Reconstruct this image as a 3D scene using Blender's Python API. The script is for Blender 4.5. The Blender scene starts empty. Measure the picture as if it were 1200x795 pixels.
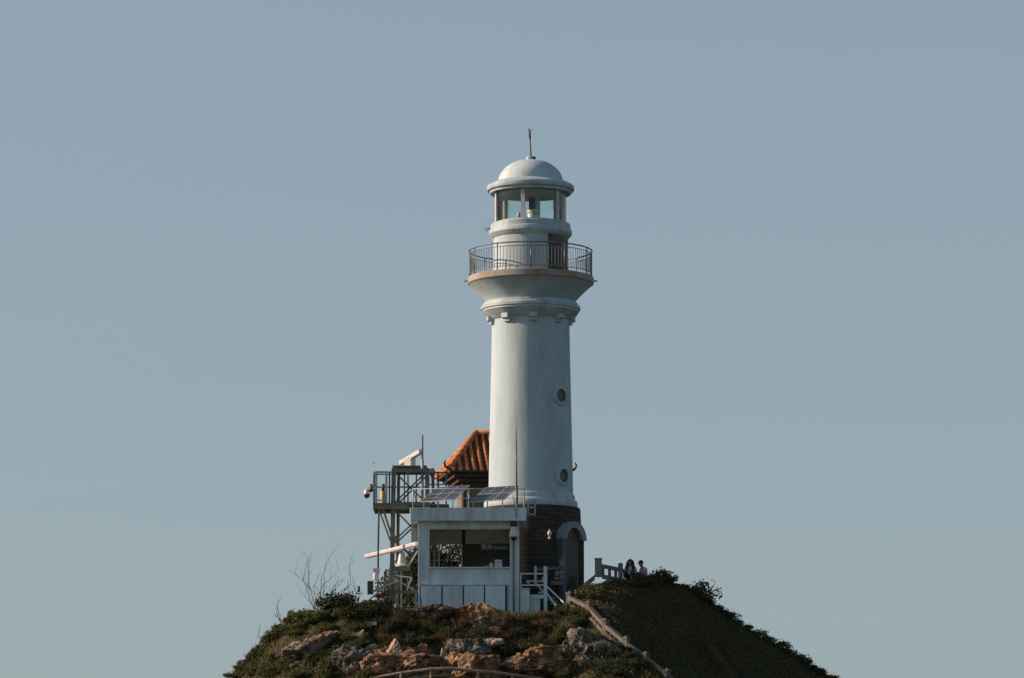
import bpy, bmesh, math, random
import numpy as np
from mathutils import Vector, Matrix, noise as mnoise

R = math.radians
rng = np.random.default_rng(11)
random.seed(11)
scene = bpy.context.scene
COL = scene.collection

# ------------------------------------------------------------------ camera
CAM = Vector((0.0, -148.5, 1.7))
PITCH = R(8.0)
FPX = 4500.0                      # focal length in photo pixels (photo 1200 x 795)
cd = bpy.data.cameras.new("camera")
cam = bpy.data.objects.new("camera", cd)
COL.objects.link(cam)
cam.location = CAM
cam.rotation_euler = (R(90) + PITCH, 0, 0)
cd.sensor_width = 36.0
cd.lens = FPX / 1200.0 * 36.0
cd.clip_end = 9000
cd.clip_start = 0.5
scene.camera = cam

# ------------------------------------------------------------------ light
SUN_EL, SUN_AZ = R(23.0), R(-86.0)          # azimuth from +Y, clockwise to +X
sdir = Vector((math.cos(SUN_EL) * math.sin(SUN_AZ), math.cos(SUN_EL) * math.cos(SUN_AZ), math.sin(SUN_EL)))
world = bpy.data.worlds.new("World")
scene.world = world
world.use_nodes = True
nt = world.node_tree
bg = nt.nodes["Background"]
sky = nt.nodes.new("ShaderNodeTexSky")
sky.sky_type = 'NISHITA'
sky.sun_disc = False
sky.sun_elevation = SUN_EL
sky.sun_rotation = SUN_AZ % (2 * math.pi)
sky.air_density = 1.0
sky.dust_density = 1.0
sky.ozone_density = 1.0
hs = nt.nodes.new("ShaderNodeHueSaturation")
hs.inputs["Saturation"].default_value = 1.1
nt.links.new(sky.outputs[0], hs.inputs["Color"])
# pale layer of sea haze, thick near the horizon and thin overhead
tcw = nt.nodes.new("ShaderNodeTexCoord")
sepw = nt.nodes.new("ShaderNodeSeparateXYZ")
nt.links.new(tcw.outputs["Generated"], sepw.inputs[0])
mrw = nt.nodes.new("ShaderNodeMapRange")
mrw.interpolation_type = 'SMOOTHSTEP'
mrw.inputs["From Min"].default_value = 0.2
mrw.inputs["From Max"].default_value = 0.55
mrw.inputs["To Min"].default_value = 0.72
mrw.inputs["To Max"].default_value = 0.05
nt.links.new(sepw.outputs["Z"], mrw.inputs["Value"])
hzm = nt.nodes.new("ShaderNodeMixRGB")
hzm.inputs[2].default_value = (3.5, 4.4, 5.05, 1)
nt.links.new(mrw.outputs[0], hzm.inputs[0])
nt.links.new(hs.outputs[0], hzm.inputs[1])
nt.links.new(hzm.outputs[0], bg.inputs["Color"])
bg.inputs["Strength"].default_value = 0.08
sl = bpy.data.lights.new("sun", 'SUN')
sl.energy = 5.0
sl.angle = R(0.5)
sl.color = (1.0, 0.73, 0.59)
sun = bpy.data.objects.new("sun", sl)
COL.objects.link(sun)
sun.rotation_euler = (-sdir).to_track_quat('-Z', 'Y').to_euler()
sun.location = sdir * 200
scene.view_settings.view_transform = 'Standard'
scene.view_settings.look = 'None'
scene.view_settings.gamma = 1.0
scene.view_settings.use_curve_mapping = False
scene.view_settings.exposure = 0.2

# ------------------------------------------------------------------ helpers
CP, SP = math.cos(PITCH), math.sin(PITCH)


def ray(px, py):
    a, b = (px - 600.0) / FPX, (397.5 - py) / FPX
    return Vector((a, CP - b * SP, SP + b * CP))


def at(px, py, Y):
    d = ray(px, py)
    return CAM + d * ((Y - CAM.y) / d.y)


def scale_at(py, Y):
    """metres per photo pixel at depth Y"""
    d = ray(600, py)
    return (Y - CAM.y) / d.y / FPX


def orth(d):
    d = d.normalized()
    u = d.cross(Vector((0, 0, 1)))
    if u.length < 1e-4:
        u = Vector((1, 0, 0))
    u.normalize()
    return u, d.cross(u).normalized()


class MB:
    def __init__(self):
        self.v, self.f, self.s = [], [], []

    def add(self, vs, fs, smooth=False):
        o = len(self.v)
        self.v += [Vector(p) for p in vs]
        self.f += [[i + o for i in f] for f in fs]
        self.s += [smooth] * len(fs)
        return self

    def box(self, c, size, rot=None):
        c = Vector(c)
        h = Vector(size) / 2
        vs = []
        for z in (-1, 1):
            for x, y in ((-1, -1), (1, -1), (1, 1), (-1, 1)):
                p = Vector((x * h.x, y * h.y, z * h.z))
                if rot is not None:
                    p = rot @ p
                vs.append(c + p)
        return self.add(vs, [(3, 2, 1, 0), (4, 5, 6, 7), (0, 1, 5, 4), (1, 2, 6, 5), (2, 3, 7, 6), (3, 0, 4, 7)])

    def pbox(self, x0, y0, x1, y1, Y0, Y1):
        """box whose front face at depth Y0 spans these photo pixels, reaching back to Y1"""
        my = (y0 + y1) / 2
        a, b = at(x0, my, Y0).x, at(x1, my, Y0).x
        zt, zb = at(600, y0, Y0).z, at(600, y1, Y0).z
        return self.box(((a + b) / 2, (Y0 + Y1) / 2, (zt + zb) / 2), (b - a, abs(Y1 - Y0), zt - zb))

    def bar(self, p0, p1, w, h=None):
        p0, p1 = Vector(p0), Vector(p1)
        h = h or w
        d = p1 - p0
        u, n = orth(d)
        vs = []
        for p in (p0, p1):
            for a, b in ((-1, -1), (1, -1), (1, 1), (-1, 1)):
                vs.append(p + u * (a * w / 2) + n * (b * h / 2))
        return self.add(vs, [(0, 1, 2, 3), (7, 6, 5, 4), (4, 5, 1, 0), (5, 6, 2, 1), (6, 7, 3, 2), (7, 4, 0, 3)])

    def tube(self, pts, rad, n=8, caps=True):
        pts = [Vector(p) for p in pts]
        if not isinstance(rad, (list, tuple)):
            rad = [rad] * len(pts)
        vs, fs = [], []
        u = None
        for i, p in enumerate(pts):
            d = (pts[min(i + 1, len(pts) - 1)] - pts[max(i - 1, 0)]).normalized()
            if u is None:
                u, w = orth(d)
            else:
                u = (u - d * u.dot(d)).normalized()
                w = d.cross(u)
            for k in range(n):
                a = 2 * math.pi * k / n
                vs.append(p + (u * math.cos(a) + w * math.sin(a)) * rad[i])
        for i in range(len(pts) - 1):
            for k in range(n):
                a, b = i * n + k, i * n + (k + 1) % n
                fs.append((a, b, b + n, a + n))
        self.add(vs, fs, True)
        if caps:
            o = len(self.v) - len(vs)
            self.f.append([o + k for k in reversed(range(n))])
            self.f.append([o + (len(pts) - 1) * n + k for k in range(n)])
            self.s += [False, False]
        return self

    def lathe(self, prof, c, n=96, a0=0.0, a1=None, smooth=True):
        """prof (r, z) from bottom to top round the vertical through c"""
        full = a1 is None
        m = n if full else n + 1
        span = 2 * math.pi if full else a1 - a0
        vs, fs = [], []
        for r, z in prof:
            for k in range(m):
                a = a0 + span * k / n
                vs.append((c[0] + r * math.sin(a), c[1] - r * math.cos(a), z))
        for i in range(len(prof) - 1):
            for k in range(n):
                a, b = i * m + k, i * m + (k + 1) % m
                fs.append((a, b, b + m, a + m))
        return self.add(vs, fs, smooth)

    def prism(self, pts, ext):
        n = len(pts)
        ext = Vector(ext)
        a = [Vector(p) for p in pts]
        b = [p + ext for p in a]
        fs = [list(range(n)), list(reversed(range(n, 2 * n)))]
        fs += [((i + 1) % n, i, i + n, (i + 1) % n + n) for i in range(n)]
        return self.add(a + b, fs)

    def ball(self, c, r, n=12, m=8, sq=(1, 1, 1)):
        c = Vector(c)
        vs, fs = [], []
        for i in range(m + 1):
            t = math.pi * i / m
            for k in range(n):
                a = 2 * math.pi * k / n
                vs.append(c + Vector((r * sq[0] * math.sin(t) * math.cos(a), r * sq[1] * math.sin(t) * math.sin(a), -r * sq[2] * math.cos(t))))
        for i in range(m):
            for k in range(n):
                a, b = i * n + k, i * n + (k + 1) % n
                fs.append((a, b, b + n, a + n))
        return self.add(vs, fs, True)

    def build(self, name, mat, parent=None, bevel=0.0, recalc=True):
        off = origin(parent)
        me = bpy.data.meshes.new(name)
        me.from_pydata([p - off for p in self.v], [], self.f)
        for p, s in zip(me.polygons, self.s):
            p.use_smooth = s
        bm = bmesh.new()
        bm.from_mesh(me)
        bmesh.ops.remove_doubles(bm, verts=bm.verts, dist=1e-5)
        if recalc:
            bmesh.ops.recalc_face_normals(bm, faces=bm.faces)
        for e in bm.edges:
            if len(e.link_faces) == 2 and e.calc_face_angle(0) > R(32):
                e.smooth = False
        bm.to_mesh(me)
        bm.free()
        me.materials.append(mat)
        o = bpy.data.objects.new(name, me)
        COL.objects.link(o)
        o.parent = parent
        if bevel:
            md = o.modifiers.new("bevel", 'BEVEL')
            md.width = bevel
            md.segments = 2
            md.limit_method = 'ANGLE'
            md.angle_limit = R(40)
        return o


def origin(o):
    v = Vector((0, 0, 0))
    while o is not None:
        v += o.location
        o = o.parent
    return v


def tag(o, label, cat, group=None, kind=None):
    o["label"] = label
    o["category"] = cat
    if group:
        o["group"] = group
    if kind:
        o["kind"] = kind
    return o


def thing(name, label, cat, loc, group=None):
    o = bpy.data.objects.new(name, None)
    o.empty_display_size = 0.2
    COL.objects.link(o)
    o.location = loc
    return tag(o, label, cat, group)


def copy_thing(src, loc, rotz=0.0, scl=1.0, label=None, group=None):
    r = src.copy()
    COL.objects.link(r)
    r.location = loc
    r.rotation_euler = (0, 0, rotz)
    r.scale = (scl, scl, scl) if not isinstance(scl, (tuple, list)) else scl
    if label:
        r["label"] = label
    if group:
        r["group"] = group
    for ch in list(src.children):
        c = ch.copy()
        COL.objects.link(c)
        c.parent = r
        for g in list(ch.children):
            d = g.copy()
            COL.objects.link(d)
            d.parent = c
    return r


# ------------------------------------------------------------------ materials
def new_mat(name):
    m = bpy.data.materials.new(name)
    m.use_nodes = True
    n = m.node_tree.nodes
    return m, m.node_tree, n["Principled BSDF"]


def mat_wear(name, base, dirt, rough=0.6, scale=1.5, amount=0.5, streak=1.0, metal=0.0, bump=0.02, spec=0.4, fine=30.0):
    """paint, plaster, metal: base colour with patches of dirt (noise stretched down when streak < 1)"""
    m, t, p = new_mat(name)
    tc = t.nodes.new("ShaderNodeTexCoord")
    mp = t.nodes.new("ShaderNodeMapping")
    mp.inputs["Scale"].default_value = (1, 1, streak)
    t.links.new(tc.outputs["Object"], mp.inputs[0])
    n1 = t.nodes.new("ShaderNodeTexNoise")
    n1.inputs["Scale"].default_value = scale
    n1.inputs["Detail"].default_value = 7
    n1.inputs["Roughness"].default_value = 0.65
    t.links.new(mp.outputs[0], n1.inputs[0])
    cr = t.nodes.new("ShaderNodeValToRGB")
    cr.color_ramp.elements[0].position = 0.5 - 0.28 * amount
    cr.color_ramp.elements[1].position = 0.62
    cr.color_ramp.elements[0].color = (*dirt, 1)
    cr.color_ramp.elements[1].color = (*base, 1)
    t.links.new(n1.outputs[0], cr.inputs[0])
    t.links.new(cr.outputs[0], p.inputs["Base Color"])
    p.inputs["Roughness"].default_value = rough
    p.inputs["Metallic"].default_value = metal
    p.inputs["Specular IOR Level"].default_value = spec
    if bump:
        n2 = t.nodes.new("ShaderNodeTexNoise")
        n2.inputs["Scale"].default_value = fine
        n2.inputs["Detail"].default_value = 4
        t.links.new(tc.outputs["Object"], n2.inputs[0])
        b = t.nodes.new("ShaderNodeBump")
        b.inputs["Strength"].default_value = 0.5
        b.inputs["Distance"].default_value = bump
        t.links.new(n2.outputs[0], b.inputs["Height"])
        t.links.new(b.outputs[0], p.inputs["Normal"])
    return m


def mat_rock(name, cols, rough=0.9, scale=3.0):
    m, t, p = new_mat(name)
    tc = t.nodes.new("ShaderNodeTexCoord")
    n1 = t.nodes.new("ShaderNodeTexNoise")
    n1.inputs["Scale"].default_value = scale
    n1.inputs["Detail"].default_value = 9
    n1.inputs["Roughness"].default_value = 0.68
    t.links.new(tc.outputs["Object"], n1.inputs[0])
    cr = t.nodes.new("ShaderNodeValToRGB")
    e = cr.color_ramp.elements
    e[0].position, e[1].position = 0.34, 0.66
    e[0].color, e[1].color = (*cols[0], 1), (*cols[2], 1)
    k = e.new(0.5)
    k.color = (*cols[1], 1)
    t.links.new(n1.outputs[0], cr.inputs[0])
    t.links.new(cr.outputs[0], p.inputs["Base Color"])
    p.inputs["Roughness"].default_value = rough
    p.inputs["Specular IOR Level"].default_value = 0.2
    n2 = t.nodes.new("ShaderNodeTexNoise")
    n2.inputs["Scale"].default_value = 9
    n2.inputs["Detail"].default_value = 8
    t.links.new(tc.outputs["Object"], n2.inputs[0])
    b = t.nodes.new("ShaderNodeBump")
    b.inputs["Strength"].default_value = 0.9
    b.inputs["Distance"].default_value = 0.08
    t.links.new(n2.outputs[0], b.inputs["Height"])
    t.links.new(b.outputs[0], p.inputs["Normal"])
    return m


def mat_leaf(name, dark, mid, light, trans=0.25):
    """colour picked per leaf from the face attribute 'tone'"""
    m, t, p = new_mat(name)
    at_ = t.nodes.new("ShaderNodeAttribute")
    at_.attribute_name = "tone"
    cr = t.nodes.new("ShaderNodeValToRGB")
    e = cr.color_ramp.elements
    e[0].position, e[1].position = 0.0, 1.0
    e[0].color, e[1].color = (*dark, 1), (*light, 1)
    k = e.new(0.55)
    k.color = (*mid, 1)
    t.links.new(at_.outputs["Fac"], cr.inputs[0])
    t.links.new(cr.outputs[0], p.inputs["Base Color"])
    p.inputs["Roughness"].default_value = 0.7
    p.inputs["Specular IOR Level"].default_value = 0.15
    tr = t.nodes.new("ShaderNodeBsdfTranslucent")
    t.links.new(cr.outputs[0], tr.inputs["Color"])
    mx = t.nodes.new("ShaderNodeMixShader")
    mx.inputs[0].default_value = trans
    t.links.new(p.outputs[0], mx.inputs[1])
    t.links.new(tr.outputs[0], mx.inputs[2])
    t.links.new(mx.outputs[0], t.nodes["Material Output"].inputs["Surface"])
    return m


def mat_stone_blocks(name):
    m, t, p = new_mat(name)
    tc = t.nodes.new("ShaderNodeTexCoord")
    sep = t.nodes.new("ShaderNodeSeparateXYZ")
    t.links.new(tc.outputs["Object"], sep.inputs[0])
    an = t.nodes.new("ShaderNodeMath")
    an.operation = 'ARCTAN2'
    t.links.new(sep.outputs["X"], an.inputs[0])
    t.links.new(sep.outputs["Y"], an.inputs[1])
    ml = t.nodes.new("ShaderNodeMath")
    ml.operation = 'MULTIPLY'
    ml.inputs[1].default_value = 2.0
    t.links.new(an.outputs[0], ml.inputs[0])
    cm = t.nodes.new("ShaderNodeCombineXYZ")
    t.links.new(ml.outputs[0], cm.inputs["X"])
    t.links.new(sep.outputs["Z"], cm.inputs["Y"])
    br = t.nodes.new("ShaderNodeTexBrick")
    br.inputs["Scale"].default_value = 1.0
    br.inputs["Brick Width"].default_value = 0.42
    br.inputs["Row Height"].default_value = 0.17
    br.inputs["Mortar Size"].default_value = 0.014
    br.inputs["Mortar Smooth"].default_value = 0.2
    br.inputs["Color1"].default_value = (0.085, 0.070, 0.050, 1)
    br.inputs["Color2"].default_value = (0.13, 0.11, 0.085, 1)
    br.inputs["Mortar"].default_value = (0.06, 0.055, 0.045, 1)
    t.links.new(cm.outputs[0], br.inputs["Vector"])
    nz = t.nodes.new("ShaderNodeTexNoise")
    nz.inputs["Scale"].default_value = 6
    nz.inputs["Detail"].default_value = 6
    t.links.new(tc.outputs["Object"], nz.inputs[0])
    mx = t.nodes.new("ShaderNodeMixRGB")
    mx.blend_type = 'MULTIPLY'
    mx.inputs[0].default_value = 0.7
    t.links.new(br.outputs["Color"], mx.inputs[1])
    t.links.new(nz.outputs[0], mx.inputs[2])
    t.links.new(mx.outputs[0], p.inputs["Base Color"])
    p.inputs["Roughness"].default_value = 0.9
    p.inputs["Specular IOR Level"].default_value = 0.2
    b = t.nodes.new("ShaderNodeBump")
    b.inputs["Strength"].default_value = 0.8
    b.inputs["Distance"].default_value = 0.03
    b.invert = True
    t.links.new(br.outputs["Fac"], b.inputs["Height"])
    t.links.new(b.outputs[0], p.inputs["Normal"])
    return m


def mat_glass(name, tint=(0.9, 0.96, 0.94)):
    m, t, p = new_mat(name)
    t.nodes.remove(p)
    tr = t.nodes.new("ShaderNodeBsdfTransparent")
    tr.inputs[0].default_value = (*tint, 1)
    gl = t.nodes.new("ShaderNodeBsdfGlossy")
    gl.inputs["Roughness"].default_value = 0.03
    fr = t.nodes.new("ShaderNodeFresnel")
    fr.inputs[0].default_value = 1.5
    mx = t.nodes.new("ShaderNodeMixShader")
    t.links.new(fr.outputs[0], mx.inputs[0])
    t.links.new(tr.outputs[0], mx.inputs[1])
    t.links.new(gl.outputs[0], mx.inputs[2])
    t.links.new(mx.outputs[0], t.nodes["Material Output"].inputs["Surface"])
    return m


def mat_solar(name):
    m, t, p = new_mat(name)
    uv = t.nodes.new("ShaderNodeUVMap")
    br = t.nodes.new("ShaderNodeTexBrick")
    br.offset = 0.0
    br.inputs["Scale"].default_value = 1.0
    br.inputs["Brick Width"].default_value = 0.125
    br.inputs["Row Height"].default_value = 0.125
    br.inputs["Mortar Size"].default_value = 0.006
    br.inputs["Color1"].default_value = (0.03, 0.05, 0.068, 1)
    br.inputs["Color2"].default_value = (0.038, 0.06, 0.08, 1)
    br.inputs["Mortar"].default_value = (0.2, 0.23, 0.26, 1)
    t.links.new(uv.outputs[0], br.inputs["Vector"])
    t.links.new(br.outputs["Color"], p.inputs["Base Color"])
    p.inputs["Roughness"].default_value = 0.22
    p.inputs["Specular IOR Level"].default_value = 0.5
    return m


def mat_siding(name, base, dirt):
    """painted vertical boards: fine grooves along X"""
    m = mat_wear(name, base, dirt, 0.6, 2.0, 0.6, 0.2, bump=0)
    t = m.node_tree
    p = t.nodes["Principled BSDF"]
    tc = [n for n in t.nodes if n.type == 'TEX_COORD'][0]
    w = t.nodes.new("ShaderNodeTexWave")
    w.wave_type = 'BANDS'
    w.bands_direction = 'X'
    w.inputs["Scale"].default_value = 2.6
    w.inputs["Distortion"].default_value = 0.1
    t.links.new(tc.outputs["Object"], w.inputs[0])
    b = t.nodes.new("ShaderNodeBump")
    b.inputs["Strength"].default_value = 0.6
    b.inputs["Distance"].default_value = 0.02
    t.links.new(w.outputs[0], b.inputs["Height"])
    t.links.new(b.outputs[0], p.inputs["Normal"])
    return m


M = {}
M["white_wall"] = mat_wear("white_limewash", (0.465, 0.595, 0.62), (0.37, 0.455, 0.455), 0.8, 1.3, 0.6, 0.22, bump=0.014, spec=0.15, fine=9)
M["white_trim"] = mat_wear("white_trim_paint", (0.48, 0.605, 0.625), (0.37, 0.44, 0.44), 0.6, 2.5, 0.4, 0.4, bump=0.004)
M["dome_white"] = mat_wear("dome_paint", (0.56, 0.68, 0.70), (0.46, 0.53, 0.53), 0.7, 2.0, 0.4, 0.5, bump=0.01, fine=9)
M["deck_concrete"] = mat_wear("stained_deck_concrete", (0.36, 0.385, 0.37), (0.34, 0.22, 0.10), 0.8, 0.8, 0.35, 0.6, bump=0.01)
M["stone_base"] = mat_stone_blocks("brown_stone_blocks")
M["kiosk_white"] = mat_wear("kiosk_paint", (0.68, 0.82, 0.82), (0.42, 0.47, 0.43), 0.6, 2.2, 0.62, 0.2, bump=0.004)
M["kiosk_siding"] = mat_siding("kiosk_siding_paint", (0.66, 0.82, 0.83), (0.46, 0.52, 0.54))
M["kiosk_panel"] = mat_wear("kiosk_panel_paint", (0.64, 0.80, 0.82), (0.48, 0.54, 0.56), 0.45, 1.6, 0.55, 0.25, bump=0)
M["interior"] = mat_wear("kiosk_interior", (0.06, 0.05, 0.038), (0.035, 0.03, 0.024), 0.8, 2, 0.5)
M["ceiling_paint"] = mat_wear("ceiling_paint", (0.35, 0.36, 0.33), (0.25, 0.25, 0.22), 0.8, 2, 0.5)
M["rail_dark"] = mat_wear("dark_rail_metal", (0.21, 0.25, 0.27), (0.15, 0.15, 0.14), 0.5, 4, 0.5, metal=0.4, bump=0)
M["rail_white"] = mat_wear("white_rail_paint", (0.45, 0.50, 0.51), (0.42, 0.40, 0.36), 0.5, 4, 0.4, bump=0)
M["galv"] = mat_wear("galvanised_steel", (0.20, 0.21, 0.18), (0.12, 0.115, 0.085), 0.55, 3, 0.6, metal=0.35, bump=0.002)
M["galv_light"] = mat_wear("light_galvanised_pipe", (0.5, 0.5, 0.48), (0.35, 0.33, 0.29), 0.5, 3, 0.5, metal=0.3, bump=0)
M["dark_metal"] = mat_wear("dark_steel", (0.06, 0.062, 0.06), (0.05, 0.035, 0.025), 0.5, 4, 0.5, bump=0)
M["door_brown"] = mat_wear("dark_door_paint", (0.075, 0.052, 0.036), (0.05, 0.038, 0.028), 0.5, 3, 0.5, bump=0)
M["mullion"] = mat_wear("mullion_paint", (0.55, 0.60, 0.58), (0.4, 0.44, 0.42), 0.5, 3, 0.5, bump=0)
M["lantern_ceiling"] = mat_wear("lantern_ceiling", (0.60, 0.68, 0.64), (0.5, 0.58, 0.54), 0.7, 2, 0.5, bump=0)
M["hood"] = mat_wear("grey_hood_paint", (0.30, 0.35, 0.365), (0.2, 0.23, 0.24), 0.7, 2, 0.5)
M["jamb"] = mat_wear("grey_jamb_paint", (0.13, 0.16, 0.165), (0.09, 0.11, 0.11), 0.7, 2, 0.5)
M["tile_pan"] = mat_wear("weathered_shaded_pan_tile", (0.11, 0.055, 0.028), (0.05, 0.035, 0.022), 0.85, 5, 0.7, bump=0.01)  # weathering plus the shade between the ribs, both painted into this dark colour
M["glass"] = mat_glass("lantern_glass", (0.85, 0.95, 0.92))
M["window_dark"] = mat_wear("porthole_glass", (0.10, 0.072, 0.03), (0.05, 0.036, 0.02), 0.25, 3, 0.5, bump=0)
M["solar"] = mat_solar("solar_cells")
M["plastic_white"] = mat_wear("white_housing", (0.7, 0.69, 0.66), (0.58, 0.55, 0.5), 0.4, 3, 0.4, bump=0)
M["plastic_black"] = mat_wear("black_housing", (0.018, 0.02, 0.02), (0.03, 0.03, 0.03), 0.3, 3, 0.4, bump=0)
M["yellow"] = mat_wear("faded_yellow_can", (0.55, 0.42, 0.2), (0.4, 0.28, 0.12), 0.5, 6, 0.5, bump=0)
M["tile"] = mat_wear("orange_roof_tile", (0.62, 0.215, 0.05), (0.30, 0.09, 0.03), 0.7, 7, 0.6, bump=0.01)
M["tile_ridge"] = mat_wear("ridge_tile", (0.66, 0.25, 0.065), (0.34, 0.11, 0.035), 0.65, 6, 0.5, bump=0.01)
M["pav_wall"] = mat_wear("pavilion_wall", (0.23, 0.19, 0.13), (0.12, 0.10, 0.07), 0.85, 1.5, 0.6, 0.4)
M["pav_wood"] = mat_wear("pavilion_timber", (0.075, 0.055, 0.038), (0.045, 0.035, 0.028), 0.8, 2, 0.5)
M["concrete"] = mat_wear("weathered_concrete", (0.27, 0.26, 0.235), (0.15, 0.14, 0.12), 0.9, 3.5, 0.65, bump=0.02)
M["concrete_pale"] = mat_wear("pale_concrete", (0.36, 0.33, 0.29), (0.2, 0.18, 0.15), 0.9, 4, 0.6, bump=0.02)
M["concrete_old"] = mat_wear("mossy_old_concrete", (0.19, 0.17, 0.14), (0.085, 0.075, 0.055), 0.95, 4.5, 0.75, bump=0.04, fine=14)
M["log"] = mat_wear("bleached_log", (0.31, 0.24, 0.165), (0.16, 0.12, 0.075), 0.85, 5, 0.6, bump=0.02)
M["rust"] = mat_wear("rusty_steel", (0.26, 0.10, 0.045), (0.12, 0.05, 0.03), 0.85, 6, 0.6)
M["rock_grey"] = mat_rock("grey_granite", ((0.055, 0.047, 0.038), (0.16, 0.138, 0.11), (0.29, 0.25, 0.20)))
M["rock_mossy"] = mat_rock("mossy_granite", ((0.035, 0.038, 0.02), (0.10, 0.095, 0.075), (0.26, 0.24, 0.21)), scale=2.4)
M["rock_rust"] = mat_rock("rust_granite", ((0.09, 0.045, 0.022), (0.29, 0.135, 0.06), (0.46, 0.27, 0.14)))
M["rock_pale"] = mat_rock("pale_granite", ((0.18, 0.11, 0.07), (0.44, 0.33, 0.25), (0.56, 0.47, 0.39)))
M["rock_face"] = mat_rock("broken_rock_face", ((0.035, 0.026, 0.016), (0.20, 0.125, 0.07), (0.52, 0.33, 0.17)), scale=3.2)
M["rock_ochre"] = mat_rock("ochre_granite", ((0.13, 0.07, 0.03), (0.43, 0.23, 0.085), (0.55, 0.36, 0.17)))
M["rock_dark"] = mat_rock("dark_granite", ((0.04, 0.032, 0.024), (0.09, 0.066, 0.048), (0.15, 0.11, 0.085)))
M["rock_lichen"] = mat_rock("lichen_granite", ((0.09, 0.085, 0.07), (0.24, 0.215, 0.18), (0.42, 0.19, 0.06)), scale=1.9)
M["soil"] = mat_rock("dry_soil", ((0.028, 0.027, 0.014), (0.055, 0.05, 0.026), (0.115, 0.085, 0.046)), scale=0.9)
M["leaf_green"] = mat_leaf("scrub_leaf", (0.055, 0.07, 0.024), (0.105, 0.122, 0.042), (0.18, 0.185, 0.075))
M["leaf_dark"] = mat_leaf("dark_scrub_leaf", (0.095, 0.086, 0.036), (0.112, 0.104, 0.042), (0.135, 0.125, 0.05), 0.15)
M["leaf_bush"] = mat_leaf("broad_leaf", (0.03, 0.045, 0.022), (0.06, 0.078, 0.038), (0.12, 0.14, 0.07))
M["grass"] = mat_leaf("hill_grass", (0.05, 0.052, 0.02), (0.095, 0.09, 0.036), (0.18, 0.14, 0.062), 0.2)
M["dry_grass"] = mat_leaf("dry_grass_blade", (0.07, 0.05, 0.022), (0.15, 0.10, 0.045), (0.30, 0.21, 0.10), 0.25)
M["twig"] = mat_wear("bare_twig", (0.10, 0.085, 0.07), (0.06, 0.05, 0.04), 0.9, 6, 0.5, bump=0)
M["skin"] = mat_wear("skin", (0.36, 0.22, 0.16), (0.33, 0.2, 0.14), 0.6, 5, 0.3, bump=0)
M["hair"] = mat_wear("dark_hair", (0.014, 0.011, 0.010), (0.02, 0.016, 0.014), 0.5, 8, 0.4, bump=0)
M["shirt_white"] = mat_wear("white_shirt", (0.45, 0.46, 0.47), (0.5, 0.5, 0.5), 0.85, 5, 0.4)
M["shirt_blue"] = mat_wear("pale_blue_shirt", (0.45, 0.52, 0.6), (0.38, 0.45, 0.53), 0.85, 5, 0.4)
M["trousers"] = mat_wear("dark_trousers", (0.03, 0.03, 0.04), (0.04, 0.04, 0.05), 0.85, 5, 0.4)
M["paper_white"] = mat_wear("white_carton", (0.66, 0.66, 0.68), (0.55, 0.52, 0.56), 0.7, 8, 0.5, bump=0)
M["sign_face"] = mat_wear("dark_sign_board", (0.07, 0.085, 0.08), (0.06, 0.07, 0.065), 0.5, 3, 0.4, bump=0)
M["sign_letter"] = mat_wear("pale_sign_letters", (0.55, 0.66, 0.72), (0.5, 0.6, 0.66), 0.5, 3, 0.3, bump=0)

def add_joints(m, period):
    """dark joint between overlapping tiles, one every period metres of height"""
    t = m.node_tree
    p = t.nodes["Principled BSDF"]
    src = p.inputs["Base Color"].links[0].from_socket
    tc = [n for n in t.nodes if n.type == 'TEX_COORD'][0]
    w = t.nodes.new("ShaderNodeTexWave")
    w.wave_type = 'BANDS'
    w.bands_direction = 'Z'
    w.wave_profile = 'SAW'
    w.inputs["Scale"].default_value = 0.314 / period
    w.inputs["Distortion"].default_value = 0.6
    w.inputs["Detail Scale"].default_value = 3
    t.links.new(tc.outputs["Object"], w.inputs[0])
    cr = t.nodes.new("ShaderNodeValToRGB")
    cr.color_ramp.elements[0].position = 0.0
    cr.color_ramp.elements[0].color = (0.35, 0.3, 0.28, 1)
    cr.color_ramp.elements[1].position = 0.3
    cr.color_ramp.elements[1].color = (1, 1, 1, 1)
    t.links.new(w.outputs[0], cr.inputs[0])
    mx = t.nodes.new("ShaderNodeMixRGB")
    mx.blend_type = 'MULTIPLY'
    mx.inputs[0].default_value = 0.8
    t.links.new(src, mx.inputs[1])
    t.links.new(cr.outputs[0], mx.inputs[2])
    t.links.new(mx.outputs[0], p.inputs["Base Color"])


add_joints(M["tile"], 0.2)
add_joints(M["tile_ridge"], 0.22)
M["mortar"] = mat_wear("pale_mortar", (0.5, 0.42, 0.34), (0.3, 0.22, 0.16), 0.9, 9, 0.5, bump=0)

# ------------------------------------------------------------------ terrain
YFRONT, XK, SLOPE = -7.2, 2.4, 0.78
DX, DY = 0.67, 0.742


def edge_y(x):
    """depth of the brow of the hill at world x"""
    y = np.where(x > XK, YFRONT + (x - XK) * DX / DY, YFRONT)
    y = np.where(x < -6, YFRONT + (-6 - x) * 0.55, y)
    return np.minimum(y, 5.0)


brow = [(268, 806), (285, 779), (310, 755), (340, 734), (375, 722), (400, 718), (430, 712), (456, 716), (490, 719), (560, 721), (600, 724),
        (640, 722), (665, 712), (690, 690), (720, 683), (780, 682), (800, 690), (815, 698), (850, 722), (900, 753), (940, 778), (980, 803)]
bx_, bz_ = [], []
for px, py in brow:
    x = (px - 600) / 30.0
    for _ in range(4):
        p = at(px, py, float(edge_y(np.array(x))))
        x = p.x
    bx_.append(p.x)
    bz_.append(p.z)
bx_ = np.array(bx_)
bz_ = np.array(bz_)
n_dirs = [(rng.normal(size=2), rng.uniform(0, 6.28)) for _ in range(14)]


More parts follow.
